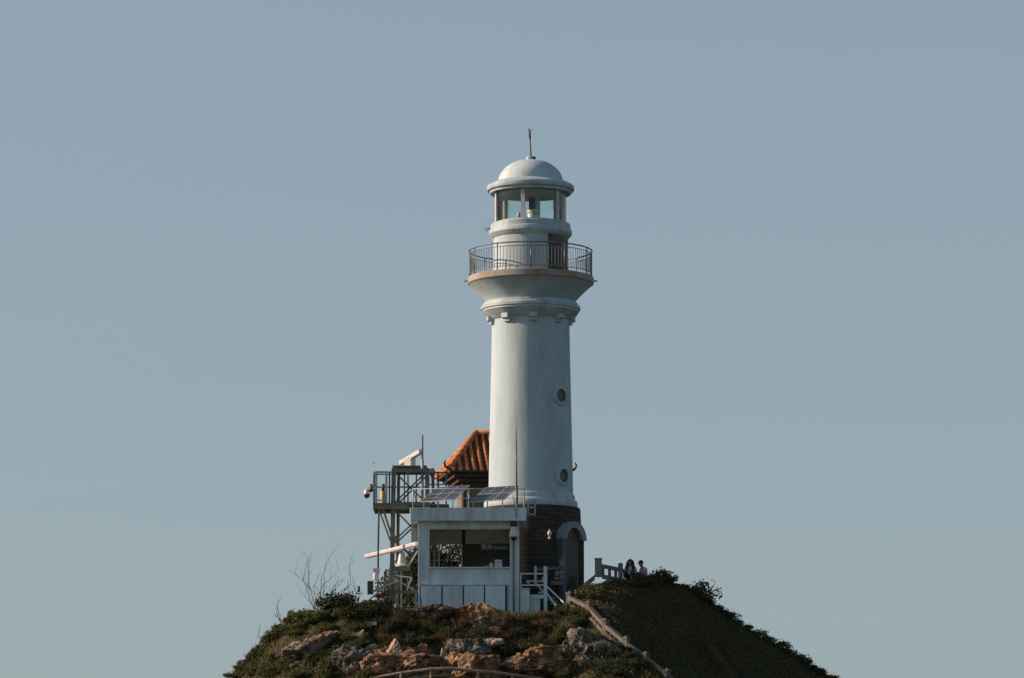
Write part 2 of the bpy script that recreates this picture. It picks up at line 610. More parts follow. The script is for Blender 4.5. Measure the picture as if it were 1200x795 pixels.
def wob(x, y, f):
    s = 0
    for d, ph in n_dirs:
        k = d / np.hypot(*d)
        s = s + np.sin((x * k[0] + y * k[1]) * f * (0.6 + abs(d[0])) + ph)
    return s / 5.0


def H(x, y):
    x = np.asarray(x, float)
    y = np.asarray(y, float)
    P = np.interp(x, bx_, bz_)
    P = np.where(x < bx_[0], bz_[0] + (x - bx_[0]) * 0.62, P)
    P = np.where(x > bx_[-1], bz_[-1] - (x - bx_[-1]) * 0.6, P)
    d1 = YFRONT - y
    d2 = DX * (x - XK) - DY * (y - YFRONT)
    d3 = (-0.48 * (x + 6) - 0.877 * (y - YFRONT))
    far = x > 15.9
    d2 = np.where(far, np.minimum(d2, DX * (15.9 - XK) - DY * (y - YFRONT)), d2)
    d = np.maximum(np.maximum(d1, d2), np.maximum(d3, 0))
    back = np.maximum(0, y - 9) * 0.6
    z = P - SLOPE * d - back
    amp = np.clip(d * 0.5, 0.0, 1.0)
    z = z + amp * (0.16 * wob(x, y, 1.1) + 0.07 * wob(x + 9, y, 3.3)) + 0.02 * wob(x, y, 4)
    return np.maximum(z, 0.0)


def Hs(x, y):
    return float(H(x, y))


def hit(px, py, y0=-26.0, y1=8.0):
    """where the sight line through a photo pixel meets the hill (None when it clears it)"""
    d = ray(px, py)
    ys = np.arange(y0, y1, 0.03)
    t = (ys - CAM.y) / d.y
    xs = CAM.x + d.x * t
    zs = CAM.z + d.z * t
    h = H(xs, ys)
    k = np.argmax(h >= zs)
    if h[k] < zs[k]:
        return None
    return Vector((xs[k], ys[k], h[k]))


def brow_pt(px, dz=0.0):
    x = (px - 600) / 30.0
    for _ in range(4):
        y = float(edge_y(np.array(x)))
        x = at(px, 720, y).x
    return Vector((x, y, Hs(x, y) + dz))


xs = np.concatenate([[-4000, -1500, -600, -250, -120, -70, -45, -32, -25, -20, -17], np.arange(-15, 18.01, 0.2), [20, 24, 30, 40, 60, 110, 250, 600, 1500, 4000]])
ys = np.concatenate([[-4000, -1500, -600, -300, -160, -100, -60, -40, -32, -27, -24], np.arange(-22, 9.01, 0.2), [11, 14, 18, 24, 32, 45, 80, 160, 400, 1500, 4000]])
X, Y = np.meshgrid(xs, ys)
Z = H(X, Y)
nx, ny = len(xs), len(ys)
me = bpy.data.meshes.new("hill_ground")
co = np.stack([X, Y, Z], -1).reshape(-1, 3)
idx = np.arange(nx * ny).reshape(ny, nx)
quads = np.stack([idx[:-1, :-1], idx[:-1, 1:], idx[1:, 1:], idx[1:, :-1]], -1).reshape(-1, 4)
me.from_pydata(co.tolist(), [], quads.tolist())
me.materials.append(M["soil"])
for p in me.polygons:
    p.use_smooth = True
hill = bpy.data.objects.new("hill", me)
COL.objects.link(hill)
hill["kind"] = "structure"


# ------------------------------------------------------------------ leaf clouds
def leaf_mesh(name, P, S, mat, tone, up=0.0, aspect=0.55, fold=0.25):
    """one four-cornered folded leaf per point; up leans them upright (blades)"""
    n = len(P)
    ax = rng.normal(size=(n, 3))
    ax[:, 2] = ax[:, 2] * (1 - up) + up * 2.2
    ax /= np.linalg.norm(ax, axis=1)[:, None]
    b = rng.normal(size=(n, 3))
    b = np.cross(ax, b)
    b /= np.linalg.norm(b, axis=1)[:, None] + 1e-9
    c = np.cross(ax, b)
    S = S[:, None]
    v0 = P - (0 if up > 0.5 else 0.5) * ax * S
    v2 = v0 + ax * S
    m = v0 + ax * S * 0.45
    v1 = m + b * S * aspect * 0.5 + c * S * fold * 0.5
    v3 = m - b * S * aspect * 0.5 + c * S * fold * 0.5
    V = np.stack([v0, v1, v2, v3], 1).reshape(-1, 3)
    me = bpy.data.meshes.new(name)
    me.vertices.add(4 * n)
    me.vertices.foreach_set("co", V.astype(np.float32).ravel())
    F = np.arange(4 * n)
    me.loops.add(4 * n)
    me.loops.foreach_set("vertex_index", F.astype(np.int32))
    me.polygons.add(n)
    me.polygons.foreach_set("loop_start", (np.arange(n) * 4).astype(np.int32))
    me.polygons.foreach_set("loop_total", np.full(n, 4, np.int32))
    me.update(calc_edges=True)
    a = me.attributes.new("tone", 'FLOAT', 'FACE')
    a.data.foreach_set("value", np.clip(tone, 0, 1).astype(np.float32))
    me.materials.append(mat)
    return me


def bush_mesh(name, w, h, n, leaf, mat, lobes=9, gap=0.5):
    """leaf clumps round random lobes; uneven outline, open gaps between lobes"""
    pts, tone = [], []
    for i in range(lobes):
        a = rng.uniform(0, 6.28)
        rr = w / 2 * math.sqrt(rng.uniform(0, 1)) * 0.75
        cz = h * rng.uniform(0.25, 0.8) * (1 - 0.35 * (rr / (w / 2)))
        c = np.array([rr * math.cos(a), rr * math.sin(a), cz])
        lr = np.array([w * rng.uniform(0.14, 0.26), w * rng.uniform(0.14, 0.26), h * rng.uniform(0.14, 0.26)])
        k = n // lobes
        d = rng.normal(size=(k, 3))
        d /= np.linalg.norm(d, axis=1)[:, None]
        rad = rng.uniform(gap, 1.12, size=(k, 1))
        pts.append(c + d * rad * lr)
        tone.append(np.full(k, rng.uniform(0.25, 0.65)) + rng.normal(scale=0.18, size=k))
    k = n // 6                                                     # sprays that break the outline
    d = rng.normal(size=(k, 3))
    d[:, 2] = np.abs(d[:, 2])
    d /= np.linalg.norm(d, axis=1)[:, None]
    pts.append(d * np.array([w / 2, w / 2, h]) * rng.uniform(0.3, 1.08, size=(k, 1)))
    tone.append(rng.uniform(0.2, 0.8, size=k))
    P = np.concatenate(pts)
    P[:, 2] = np.maximum(P[:, 2], 0.0)
    t = np.concatenate(tone)
    return leaf_mesh(name, P, leaf * rng.uniform(0.6, 1.3, size=len(P)), mat, t)


def stems_mb(w, h, n=7):
    mb = MB()
    for i in range(n):
        a = rng.uniform(0, 6.28)
        q = w * rng.uniform(0.15, 0.38)
        tip = Vector((q * math.cos(a), q * math.sin(a), h * rng.uniform(0.5, 0.9)))
        mid = tip * 0.5 + Vector((0, 0, h * 0.08))
        mb.tube([(0.04 * math.cos(a), 0.04 * math.sin(a), -0.12), mid, tip], [0.022, 0.014, 0.006], 5)
    return mb


def make_bush(name, label, w, h, n, leaf, mat, lobes, group):
    root = thing(name, label, "shrub", (0, 0, 0), group)
    o = bpy.data.objects.new("foliage", bush_mesh(name + "_foliage", w, h, n, leaf, mat, lobes))
    COL.objects.link(o)
    o.parent = root
    stems_mb(w, h).build("stem", M["twig"], root, recalc=False)
    return root


def scatter(n, xr, yr, keep):
    P = np.stack([rng.uniform(*xr, size=n), rng.uniform(*yr, size=n)], 1)
    k = keep(P[:, 0], P[:, 1])
    P = P[k]
    return np.concatenate([P, H(P[:, 0], P[:, 1])[:, None]], 1)


def right_side(x, y):
    """right of the stair line: the dark slope"""
    d1 = YFRONT - y
    d2 = DX * (x - XK) - DY * (y - YFRONT)
    return (d2 > np.maximum(d1, -2.2) + 0.25) & (x > XK + 0.3)


# ------------------------------------------------------------------ lighthouse
AX = at(622, 500, 0)
TX, TY = AX.x, 0.0


def rz(r, py):
    return r * scale_at(py, 0), at(622, py, 0).z


def prof(*pairs):
    return [rz(r, py) for r, py in pairs]


base_z = at(622, 712, 0).z
lh = thing("lighthouse", "tall white lighthouse with domed lantern, railed balcony and brown stone base", "lighthouse", (TX, TY, base_z))
C0 = (TX, TY)


def polar(r, az, z):
    return Vector((TX + r * math.sin(az), TY - r * math.cos(az), z))


MB().lathe(prof((65.5, 735), (63, 692), (60, 640), (58.2, 598), (57.4, 596.5), (50, 596.2)), C0).build("stone_base", M["stone_base"], lh)
MB().lathe(prof((52, 597), (54.6, 596.2), (55, 594.5), (55, 590), (54, 588.4), (51.8, 587), (51.6, 586), (51.8, 583), (51, 581.2), (49.6, 580.3), (48, 580)), C0).build("base_moulding", M["white_trim"], lh)
shaft = MB().lathe(prof((49.8, 582), (49.4, 570), (48.9, 540), (47.3, 470), (46, 410), (45.3, 372)), C0).build("shaft", M["white_wall"], lh)
MB().lathe(prof((45, 377), (47.5, 375.8), (49.2, 374), (50.8, 372.6), (53.5, 370.8), (56, 367), (56.6, 366.6), (56.6, 364.6), (58.2, 364), (58.4, 361),
                (57.6, 359.6), (55.4, 358.8), (55.4, 357), (54.6, 356), (50, 355.6)), C0).build("cornice", M["white_trim"], lh)
MB().lathe(prof((49.8, 357), (51, 355.2), (54, 352), (58.5, 347), (63.5, 342), (68, 338), (71.4, 335), (72.4, 334.2)), C0).build("gallery_bowl", M["white_wall"], lh)
MB().lathe(prof((60, 334.1), (73.0, 334.0), (73.9, 333), (73.9, 326.6), (73.2, 326), (40, 325.5)), C0).build("gallery_deck", M["deck_concrete"], lh)
for k in range(9):                                                 # corbels under the cornice
    az = R(3.5 + 40 * k)
    r0, z0 = rz(45, 382)
    r1, z1 = rz(52.2, 373.4)
    mb = MB()
    u = Vector((math.cos(az), math.sin(az), 0)) * 0.145
    pts = [polar(r0 - 0.06, az, z0), polar(r0 + 0.12, az, z0), polar(r0 + 0.13, az, z0 + 0.10), polar(r1, az, z0 + 0.14), polar(r1, az, z1 + 0.02), polar(r0 - 0.06, az, z1 + 0.02)]
    mb.prism([p - u for p in pts], u * 2)
    mb.build("corbel", M["white_trim"], lh)

# portholes
for px, py, rr in ((656, 464, 47.3), (659, 558, 49.2)):
    rad = rr * scale_at(py, 0)
    az = math.asin((px - 622) / rr)
    c = polar(rad, az, at(622, py, -1.1).z)
    nrm = Vector((math.sin(az), -math.cos(az), 0))
    u = Vector((math.cos(az), math.sin(az), 0))
    w = Vector((0, 0, 1))
    fr = MB()
    ring = []
    n = 40
    ringp = [(0.255, 0.0), (0.255, 0.075), (0.29, 0.095), (0.36, 0.08), (0.375, 0.05), (0.375, -0.12)]
    vs = []
    for r_, h_ in ringp:
        for k in range(n):
            a = 2 * math.pi * k / n
            vs.append(c + u * r_ * math.cos(a) + w * r_ * math.sin(a) + nrm * h_)
    fs = [(i * n + k, i * n + (k + 1) % n, (i + 1) * n + (k + 1) % n, (i + 1) * n + k) for i in range(len(ringp) - 1) for k in range(n)]
    fr.add(vs, fs, True)
    f = fr.build("round_window", M["white_trim"], lh)
    pn = MB()
    pn.add([c + u * 0.26 * math.cos(2 * math.pi * k / n) + w * 0.26 * math.sin(2 * math.pi * k / n) + nrm * 0.006 for k in range(n)], [list(range(n))])
    pn.build("pane", M["window_dark"], f, recalc=False)

# arched doorway in the stone base
az = R(50)
nrm = Vector((math.sin(az), -math.cos(az), 0))
u = Vector((math.cos(az), math.sin(az), 0))
rb = 61.5 * scale_at(650, 0)
zs_ = at(622, 633, -1.3).z
zb_ = at(622, 712, -1.3).z
c = polar(rb, az, 0)


def arch_ring(ri, ro, z0, d0, d1, mat, name, legs=None, n=18):
    inner = [(ri * math.cos(math.pi * k / n), z0 + ri * math.sin(math.pi * k / n)) for k in range(n + 1)]
    outer = [(ro * math.cos(math.pi * k / n), z0 + ro * math.sin(math.pi * k / n)) for k in range(n + 1)]
    mb = MB()
    for k in range(n):
        q = [inner[k], outer[k], outer[k + 1], inner[k + 1]]
        pts = [c + u * a + Vector((0, 0, b)) + nrm * d0 for a, b in q]
        mb.prism(pts, nrm * (d1 - d0))
    return mb.build(name, mat, lh)


arch_ring(0.46, 0.72, zs_, -0.25, 0.17, M["hood"], "arch_hood")
pts = [(-0.70, zb_), (-0.44, zb_), (-0.44, zs_ - 0.002), (-0.70, zs_ - 0.002)]
MB().prism([c + u * a + Vector((0, 0, b)) + nrm * -0.25 for a, b in pts], nrm * 0.36).build("door_jamb", M["jamb"], lh)
pts = [(0.44, zb_), (0.70, zb_), (0.70, zs_ - 0.002), (0.44, zs_ - 0.002)]
MB().prism([c + u * a + Vector((0, 0, b)) + nrm * -0.25 for a, b in pts], nrm * 0.30).build("door_jamb", M["stone_base"], lh)
dp = [(-0.435, zb_), (0.435, zb_)] + [(0.435 * math.cos(math.pi * k / 14), zs_ + 0.435 * math.sin(math.pi * k / 14)) for k in range(15)]
drp = MB().prism([c + u * a + Vector((0, 0, b)) + nrm * -0.03 for a, b in dp], nrm * 0.05).build("arched_door", M["door_brown"], lh)
MB().ball(c + u * 0.3 + Vector((0, 0, zb_ + 1.2)) + nrm * 0.05, 0.04).build("handle", M["galv_light"], drp)

# watch room with its door
MB().lathe(prof((43.6, 327), (43.6, 274)), C0).build("watch_room", M["white_wall"], lh)
rw = 43.6 * scale_at(300, 0)
zt, zl = at(622, 279, 0).z, at(622, 325, 0).z


def arc_patch(a0, a1, r0, r1, z0, z1, n=14):
    mb = MB()
    mb.lathe([(r0, z0), (r1, z0), (r1, z1), (r0, z1)], C0, n, a0, a1, False)
    return mb


dr = arc_patch(R(29), R(74), rw - 0.05, rw + 0.035, zl, zt).build("watch_room_door", M["door_brown"], lh)
up_ = MB()
for i in range(6):
    z0 = zt - 0.07 - i * 0.055
    up_.lathe([(rw + 0.036, z0 - 0.035), (rw + 0.05, z0 - 0.03), (rw + 0.05, z0 - 0.008), (rw + 0.036, z0)], C0, 12, R(32), R(71), False)
up_.build("louvre", M["galv"], dr)
for a0_, a1_ in ((27.5, 30), (73, 75)):
    MB().lathe([(rw + 0.036, zl), (rw + 0.06, zl), (rw + 0.06, zt), (rw + 0.036, zt)], C0, 2, R(a0_), R(a1_), False).build("frame", M["dark_metal"], dr)

# lantern gallery, lantern, dome
MB().lathe(prof((42, 280.5), (44.5, 280), (47, 277.5), (48.4, 275.6), (48.6, 272), (48.0, 270.6), (46.8, 270), (46.8, 264.5), (46, 263.6), (34, 263.2)), C0).build("lantern_gallery", M["white_trim"], lh)
rg = 41.2 * scale_at(245, 0)
zg0, zg1 = at(622, 263.6, 0).z, at(622, 226, 0).z
MB().lathe([(rg, zg0), (rg, zg1)], C0, 96).build("lantern_glass", M["glass"], lh)
for k in range(6):
    az = R(-12.5 + 60 * k)
    p0, p1 = polar(rg + 0.01, az, zg0), polar(rg + 0.01, az, zg1)
    mb = MB()
    rot = Matrix.Rotation(az, 3, 'Z')
    mb.box((p0 + p1) / 2, (0.15, 0.11, zg1 - zg0), rot)
    mb.build("mullion", M["mullion"], lh)
mb = MB()
mb.lathe([(rg - 0.04, zg0), (rg + 0.03, zg0), (rg + 0.03, zg0 + 0.05), (rg - 0.04, zg0 + 0.05)], C0)
mb.build("sill_ring", M["mullion"], lh)
MB().lathe(prof((41.5, 226.5), (46.5, 228.2), (47.6, 227.6), (48.2, 225.2), (50.6, 224.4), (51.4, 222.8), (51.2, 219.6), (50, 218.4), (44, 215.4), (38, 213.6), (37, 213.2)), C0).build("eave_ring", M["white_trim"], lh)
dm = []
for k in range(15):
    t = k / 14 * math.pi / 2
    r_, z_ = rz(38.2 * math.cos(t), 214 - 26.5 * math.sin(t))
    dm.append((r_, z_))
MB().lathe(dm, C0).build("dome", M["dome_white"], lh)
zc = at(622, 226.3, 0).z
MB().lathe([(0.0, zc + 0.02), (rg * 0.6, zc + 0.015), (rg + 0.06, zc)], C0).build("lantern_ceiling", M["lantern_ceiling"], lh)
ft = at(622, 187.8, 0).z
fin = MB().lathe([(0.15, ft - 0.06), (0.16, ft + 0.06), (0.13, ft + 0.12), (0.07, ft + 0.16), (0, ft + 0.17)], (TX - 0.03, TY), 24).build("finial", M["white_trim"], lh)
mb = MB()
mb.box((TX + 0.13, TY - 0.05, ft + 0.04), (0.14, 0.12, 0.16))
mb.build("vent_box", M["dark_metal"], lh)
rod = MB()
t0, t1 = at(622.3, 184, 0), at(620.4, 150, 0)
rod.tube([t0, t0.lerp(t1, 0.6), t1], [0.03, 0.022, 0.012], 8)
rod.tube([t0.lerp(t1, 0.62), t0.lerp(t1, 0.86)], 0.042, 8)
tp = t0.lerp(t1, 0.86)
for a in (0, 2.1, 4.2):
    rod.tube([tp, tp + Vector((0.12 * math.cos(a), 0.12 * math.sin(a), 0.10))], 0.012, 5)
rod.build("lightning_rod", M["dark_metal"], lh)

# balcony railing
rr_ = 71.8 * scale_at(310, 0)
zd, ztop = at(622, 326.2, 0).z, at(622, 295.0, 0).z
zlow, zup = zd + 0.14, ztop - 0.14
rail = MB()
ringn = 132


def ring_tube(mb, r, z, rad, a0=0.0, a1=2 * math.pi, n=132):
    pr = [(r + rad * math.cos(t), z + rad * math.sin(t)) for t in [2 * math.pi * k / 8 for k in range(9)]]
    if a1 - a0 > 6.28:
        mb.lathe(pr, C0, n)
    else:
        mb.lathe(pr, C0, n, a0, a1)


ring_tube(rail, rr_, ztop, 0.028)
top = rail.build("gallery_railing", M["rail_dark"], lh)
NP = 11
for k in range(NP):
    a = 2 * math.pi * k / NP
    MB().tube([polar(rr_, a, zd), polar(rr_, a, ztop)], 0.024, 8).build("post", M["rail_dark"], top)
    mb = MB()
    a2 = a + 2 * math.pi / NP
    ring_tube(mb, rr_, zlow, 0.015, a, a2, 12)
    ring_tube(mb, rr_, zup, 0.015, a, a2, 12)
    nb = 9
    for j in range(1, nb + 1):
        b = a + (a2 - a) * j / (nb + 1)
        mb.tube([polar(rr_, b, zlow), polar(rr_, b, zup)], 0.010, 6, False)
    mb.build("baluster_panel", M["rail_dark"], top)
for px0, px1 in ((543, 551), (692, 700)):
    mb = MB()
    mb.tube([at(px0, 329.5, 0), at(px1, 329.5, 0)], 0.03, 8)
    mb.build("drain_spout", M["rail_dark"], lh)

# beacon machine inside the lantern, little lamps
bl = thing("beacon_lamp", "pale rotating beacon with dark box behind the lantern glass", "beacon", (TX + 0.1, TY, zg0 - 0.02))
zz = lambda py: at(622, py, 0).z
mb = MB()
mb.lathe([(0.0, zg0 - 0.02), (0.24, zg0 - 0.02), (0.24, zz(252)), (0.2, zz(250)), (0.24, zz(250)), (0.24, zz(246.5)), (0.0, zz(246.5))], (TX + 0.1, TY), 28)
mb.build("pedestal", M["plastic_white"], bl)
MB().box((TX + 0.03, TY - 0.1, zz(239)), (0.2, 0.2, 0.46)).build("control_box", M["dark_metal"], bl)
MB().lathe([(0.0, zz(246)), (0.1, zz(246)), (0.13, zz(241)), (0.13, zz(237)), (0.1, zz(233)), (0, zz(232))], (TX + 0.24, TY - 0.02), 20).build("lens", M["mullion"], bl)
for dx, hh, lab in ((-0.46, 0.52, "small white standby lamp left of the beacon inside the lantern"), (0.98, 0.42, "small grey standby lamp right of the beacon inside the lantern")):
    sb = thing("standby_lamp", lab, "lamp", (TX + dx, TY, zg0 - 0.02))
    MB().tube([(TX + dx, TY, zg0 - 0.02), (TX + dx, TY, zg0 + hh * 0.6)], 0.05, 10).build("stem", M["mullion"], sb)
    MB().ball((TX + dx, TY, zg0 + hh * 0.75), 0.085, sq=(1, 1, 1.4)).build("bulb", M["plastic_white"] if dx < 0 else M["galv_light"], sb)

# lamp bracket on the lantern gallery
p = at(572.5, 270, 0)
fl = thing("floodlight", "small white floodlight on a bracket at the lantern gallery rim", "floodlight", p)
MB().bar(p + Vector((0.10, 0, 0.02)), p + Vector((-0.02, 0, 0.08)), 0.05).build("bracket", M["rail_dark"], fl)
MB().box(p + Vector((-0.07, -0.02, 0.03)), (0.13, 0.11, 0.11), Matrix.Rotation(0.5, 3, 'Y')).build("lamp_head", M["plastic_white"], fl)
MB().bar(p + Vector((-0.02, 0, -0.04)), p + Vector((-0.08, 0, -0.10)), 0.04).build("cable_gland", M["plastic_white"], fl)

# wall lamp on the stone base
p = at(644, 627, -1.95)
wl = thing("wall_lamp", "small white wall lamp on the brown stone base", "lamp", p)
MB().ball(p + Vector((0, -0.12, 0.05)), 0.09, sq=(0.9, 0.9, 1.2)).build("lamp_shade", M["plastic_white"], wl)
MB().ball(p + Vector((0, -0.12, -0.13)), 0.06).build("bulb", M["plastic_white"], wl)
MB().tube([p + Vector((0, 0.2, 0.1)), p + Vector((0, -0.12, 0.2)), p + Vector((0, -0.12, 0.1))], 0.02, 6).build("bracket", M["galv_light"], wl)

# ------------------------------------------------------------------ pavilion behind the tower
def loc2(c, yaw, x, y, z):
    return Vector((c.x + x * math.cos(yaw) - y * math.sin(yaw), c.y + x * math.sin(yaw) + y * math.cos(yaw), z))


PY = 5.0
fl_ = at(527, 549.5, PY)
yaw = R(9)
pv = thing("pavilion", "small pavilion with orange tiled hip roof half hidden behind the lighthouse", "building", at(598, 690, PY + 1.5))
EW, ED = 4.92, 3.9
ez = fl_.z
Lc = lambda x, y, z: Vector((fl_.x + x * math.cos(yaw) - y * math.sin(yaw), fl_.y + x * math.sin(yaw) + y * math.cos(yaw), z))
rh = at(568, 508, PY + 1.9).z - ez
rx0, rx1 = 1.38, EW - 1.38
ry = ED / 2
c00, c10, c11, c01 = Lc(0, 0, ez), Lc(EW, 0, ez), Lc(EW, ED, ez), Lc(0, ED, ez)
ra, rb2 = Lc(rx0, ry, ez + rh), Lc(rx1, ry, ez + rh)
mb = MB()
lo = Vector((0, 0, -0.12))
mb.add([c00, c10, c11, c01, ra, rb2], [(0, 1, 5, 4), (1, 2, 5), (2, 3, 4, 5), (3, 0, 4)])
mb.add([c00, c10, c11, c01, c00 + lo, c10 + lo, c11 + lo, c01 + lo], [(0, 4, 5, 1), (1, 5, 6, 2), (2, 6, 7, 3), (3, 7, 4, 0), (4, 7, 6, 5)])


def rib(mb, p0, p1, r):
    mb.tube([p0, p1], r, 8)


def slope_ribs(a, b, tl, tr, n, r):
    """ribs of round cover tiles from the eave a-b to the ridge tl-tr"""
    for i in range(n):
        s = (i + 0.5) / n
        e = a.lerp(b, s)
        L = (b - a).length
        d = (b - a) / L
        sa, sb_ = (tl - a).dot(d), (tr - a).dot(d)
        x = s * L
        if x < sa:
            q = a.lerp(tl, x / sa)
        elif x > sb_:
            q = b.lerp(tr, (L - x) / (L - sb_))
        else:
            q = tl.lerp(tr, (x - sa) / max(sb_ - sa, 1e-3))
        rib(mb, e + Vector((0, 0, 0.02)) - (q - e).normalized() * 0.06, q + Vector((0, 0, 0.02)), r)


slope_ribs(c00, c10, ra, rb2, 17, 0.085)
slope_ribs(c10, c11, rb2, rb2, 14, 0.075)
slope_ribs(c11, c01, rb2, ra, 19, 0.075)
slope_ribs(c01, c00, ra, ra, 14, 0.075)
roof = mb.build("roof", M["tile"], pv)
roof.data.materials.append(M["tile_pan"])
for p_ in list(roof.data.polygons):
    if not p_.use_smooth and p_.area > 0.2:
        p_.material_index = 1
for i in range(17):
    e = c00.lerp(c10, (i + 0.5) / 17)
    MB().ball(e + Vector((0, -0.06, 0.0)), 0.075, 8, 6, (1, 0.5, 1)).build("eave_end_tile", M["mortar"], roof)
mb = MB()
for a, b in ((c00, ra), (c10, rb2), (c11, rb2), (c01, ra), (ra, rb2)):
    mb.tube([a + Vector((0, 0, 0.05)), b + Vector((0, 0, 0.06))], 0.13, 8)
mb.build("ridge_cap", M["tile_ridge"], roof)
for cc, dirv in ((c00, Lc(-1, -0.35, 0) - Lc(0, 0, 0)), (c10, Lc(1, -0.35, 0) - Lc(0, 0, 0)), (c11, Lc(1, 0.35, 0) - Lc(0, 0, 0)), (c01, Lc(-1, 0.35, 0) - Lc(0, 0, 0))):
    d = dirv.normalized()
    cc = cc + Vector((0, 0, 0.02))
    MB().tube([cc - d * 0.15, cc + d * 0.1, cc + d * 0.2 + Vector((0, 0, 0.07)), cc + d * 0.24 + Vector((0, 0, 0.2)), cc + d * 0.19 + Vector((0, 0, 0.3))], [0.06, 0.055, 0.05, 0.045, 0.03], 7).build("corner_hook", M["dark_metal"], roof)
for i in range(3):                                                 # stepped cornice under the eave
    ins = 0.22 + 0.2 * i
    z1 = ez - 0.121 - 0.17 * i
    mb = MB()
    q = [Lc(ins, ins, z1), Lc(EW - ins, ins, z1), Lc(EW - ins, ED - ins, z1), Lc(ins, ED - ins, z1)]
    mb.prism(q, (0, 0, -0.169))
    mb.build("eave_board", M["pav_wood"], pv)
ins = 0.75
zf = at(598, 700, PY).z
mb = MB()
mb.prism([Lc(ins, ins, zf), Lc(EW - ins, ins, zf), Lc(EW - ins, ED - ins, zf), Lc(ins, ED - ins, zf)], (0, 0, ez - 0.632 - zf))
mb.build("wall", M["pav_wall"], pv)
for x in (ins - 0.06, 1.9, 3.0, EW - ins + 0.06):
    b0 = Lc(x, ins - 0.1, zf)
    mb = MB()
    mb.tube([b0, b0 + Vector((0, 0, ez - 0.64 - zf))], 0.11, 12)
    mb.build("column", M["pav_wood"], pv)

# ------------------------------------------------------------------ kiosk
KF, KB = -5.6, -2.5
ks = thing("kiosk", "pale blue grey flat roofed lookout kiosk with open window at the lighthouse foot", "kiosk", at(548, 716, (KF + KB) / 2))
MB().pbox(480.5, 595, 617, 610.5, KF - 0.35, KB).build("roof_slab", M["kiosk_white"], ks, 0.015)
MB().pbox(490, 610.6, 503, 716, KF, KF + 0.4).build("column", M["kiosk_siding"], ks, 0.01)
MB().pbox(597.5, 610.6, 608.5, 722, KF, KF + 0.4).build("column", M["kiosk_siding"], ks, 0.01)
MB().pbox(503.1, 610.6, 597.4, 620, KF + 0.03, KF + 0.35).build("lintel", M["kiosk_white"], ks, 0.008)
MB().pbox(503.1, 666, 597.4, 716, KF + 0.06, KF + 0.26).build("front_wall", M["kiosk_siding"], ks)
MB().pbox(502.5, 664.6, 598, 666, KF - 0.03, KF + 0.3).build("counter", M["kiosk_white"], ks)
zb_k = at(548, 716, KF).z
zc_k = at(548, 610.6, KF - 0.35).z
xl, xr = at(490, 660, KF).x, at(608.5, 660, KF).x
xa = at(541, 650, KB).x
# rear wall: right part solid, left part open to the shrubs; header above
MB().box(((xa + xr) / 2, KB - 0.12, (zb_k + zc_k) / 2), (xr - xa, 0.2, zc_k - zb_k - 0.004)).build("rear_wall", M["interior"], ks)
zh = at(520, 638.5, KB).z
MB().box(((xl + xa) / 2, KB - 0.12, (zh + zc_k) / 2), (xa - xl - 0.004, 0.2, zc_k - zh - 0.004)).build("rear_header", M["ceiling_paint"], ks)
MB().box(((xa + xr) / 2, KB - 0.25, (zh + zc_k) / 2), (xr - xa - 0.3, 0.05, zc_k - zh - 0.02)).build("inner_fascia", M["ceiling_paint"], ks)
zw = at(520, 666, KB).z
MB().box(((xl + xa) / 2, KB - 0.12, (zb_k + zw) / 2), (xa - xl - 0.004, 0.2, zw - zb_k)).build("rear_dado", M["kiosk_siding"], ks)
MB().box((xr - 0.1, (KF + 0.4 + KB - 0.22) / 2, (zb_k + zc_k) / 2), (0.16, KB - 0.22 - KF - 0.4 - 0.004, zc_k - zb_k - 0.004)).build("side_wall", M["kiosk_siding"], ks)
MB().box((xl + 0.1, (KF + 0.4 + KB - 0.22) / 2, (zb_k + zw) / 2 - 0.1), (0.16, KB - 0.22 - KF - 0.4 - 0.004, zw - zb_k - 0.2)).build("side_wall", M["kiosk_siding"], ks)
MB().box((xl - 0.18, KB - 0.7, zc_k - 0.32), (0.3, 0.9, 0.63)).build("side_fascia", M["kiosk_white"], ks, 0.01)
for px in (514.5, 541):
    a = at(px, 640, KB - 0.3)
    MB().box((a.x, KB - 0.3, (zh + zw) / 2), (0.05, 0.05, zh - zw - 0.004)).build("window_post", M["rail_white"], ks)
a, b = at(504, 657, KB - 0.27), at(540, 656, KB - 0.27)
MB().bar(a, b, 0.04).build("window_rail", M["galv"], ks)
zr0 = at(548, 684.3, KF - 0.06).z
for i in range(4):                                                 # panels of the counter base
    x0 = 494 + i * 24.9
    MB().pbox(x0, 686.2, x0 + 23.2, 716, KF - 0.06, KF - 0.01).build("base_panel", M["kiosk_panel"], ks, 0.006)
MB().pbox(492.5, 684.2, 594.5, 686, KF - 0.09, KF + 0.05).build("base_ledge", M["kiosk_white"], ks)
MB().pbox(492.5, 686.1, 594.5, 717, KF - 0.008, KF + 0.055).build("base_backing", M["dark_metal"], ks)
# conduit on the right column
MB().tube([at(602, 634, KF - 0.05), at(602, 718, KF - 0.05)], 0.03, 8).build("conduit", M["galv"], ks)
MB().tube([at(601, 582, KF - 0.3), at(604, 594, KF - 0.40), at(606, 603, KF - 0.40), at(604, 612, KF - 0.3)], 0.012, 6).build("cable", M["dark_metal"], ks)

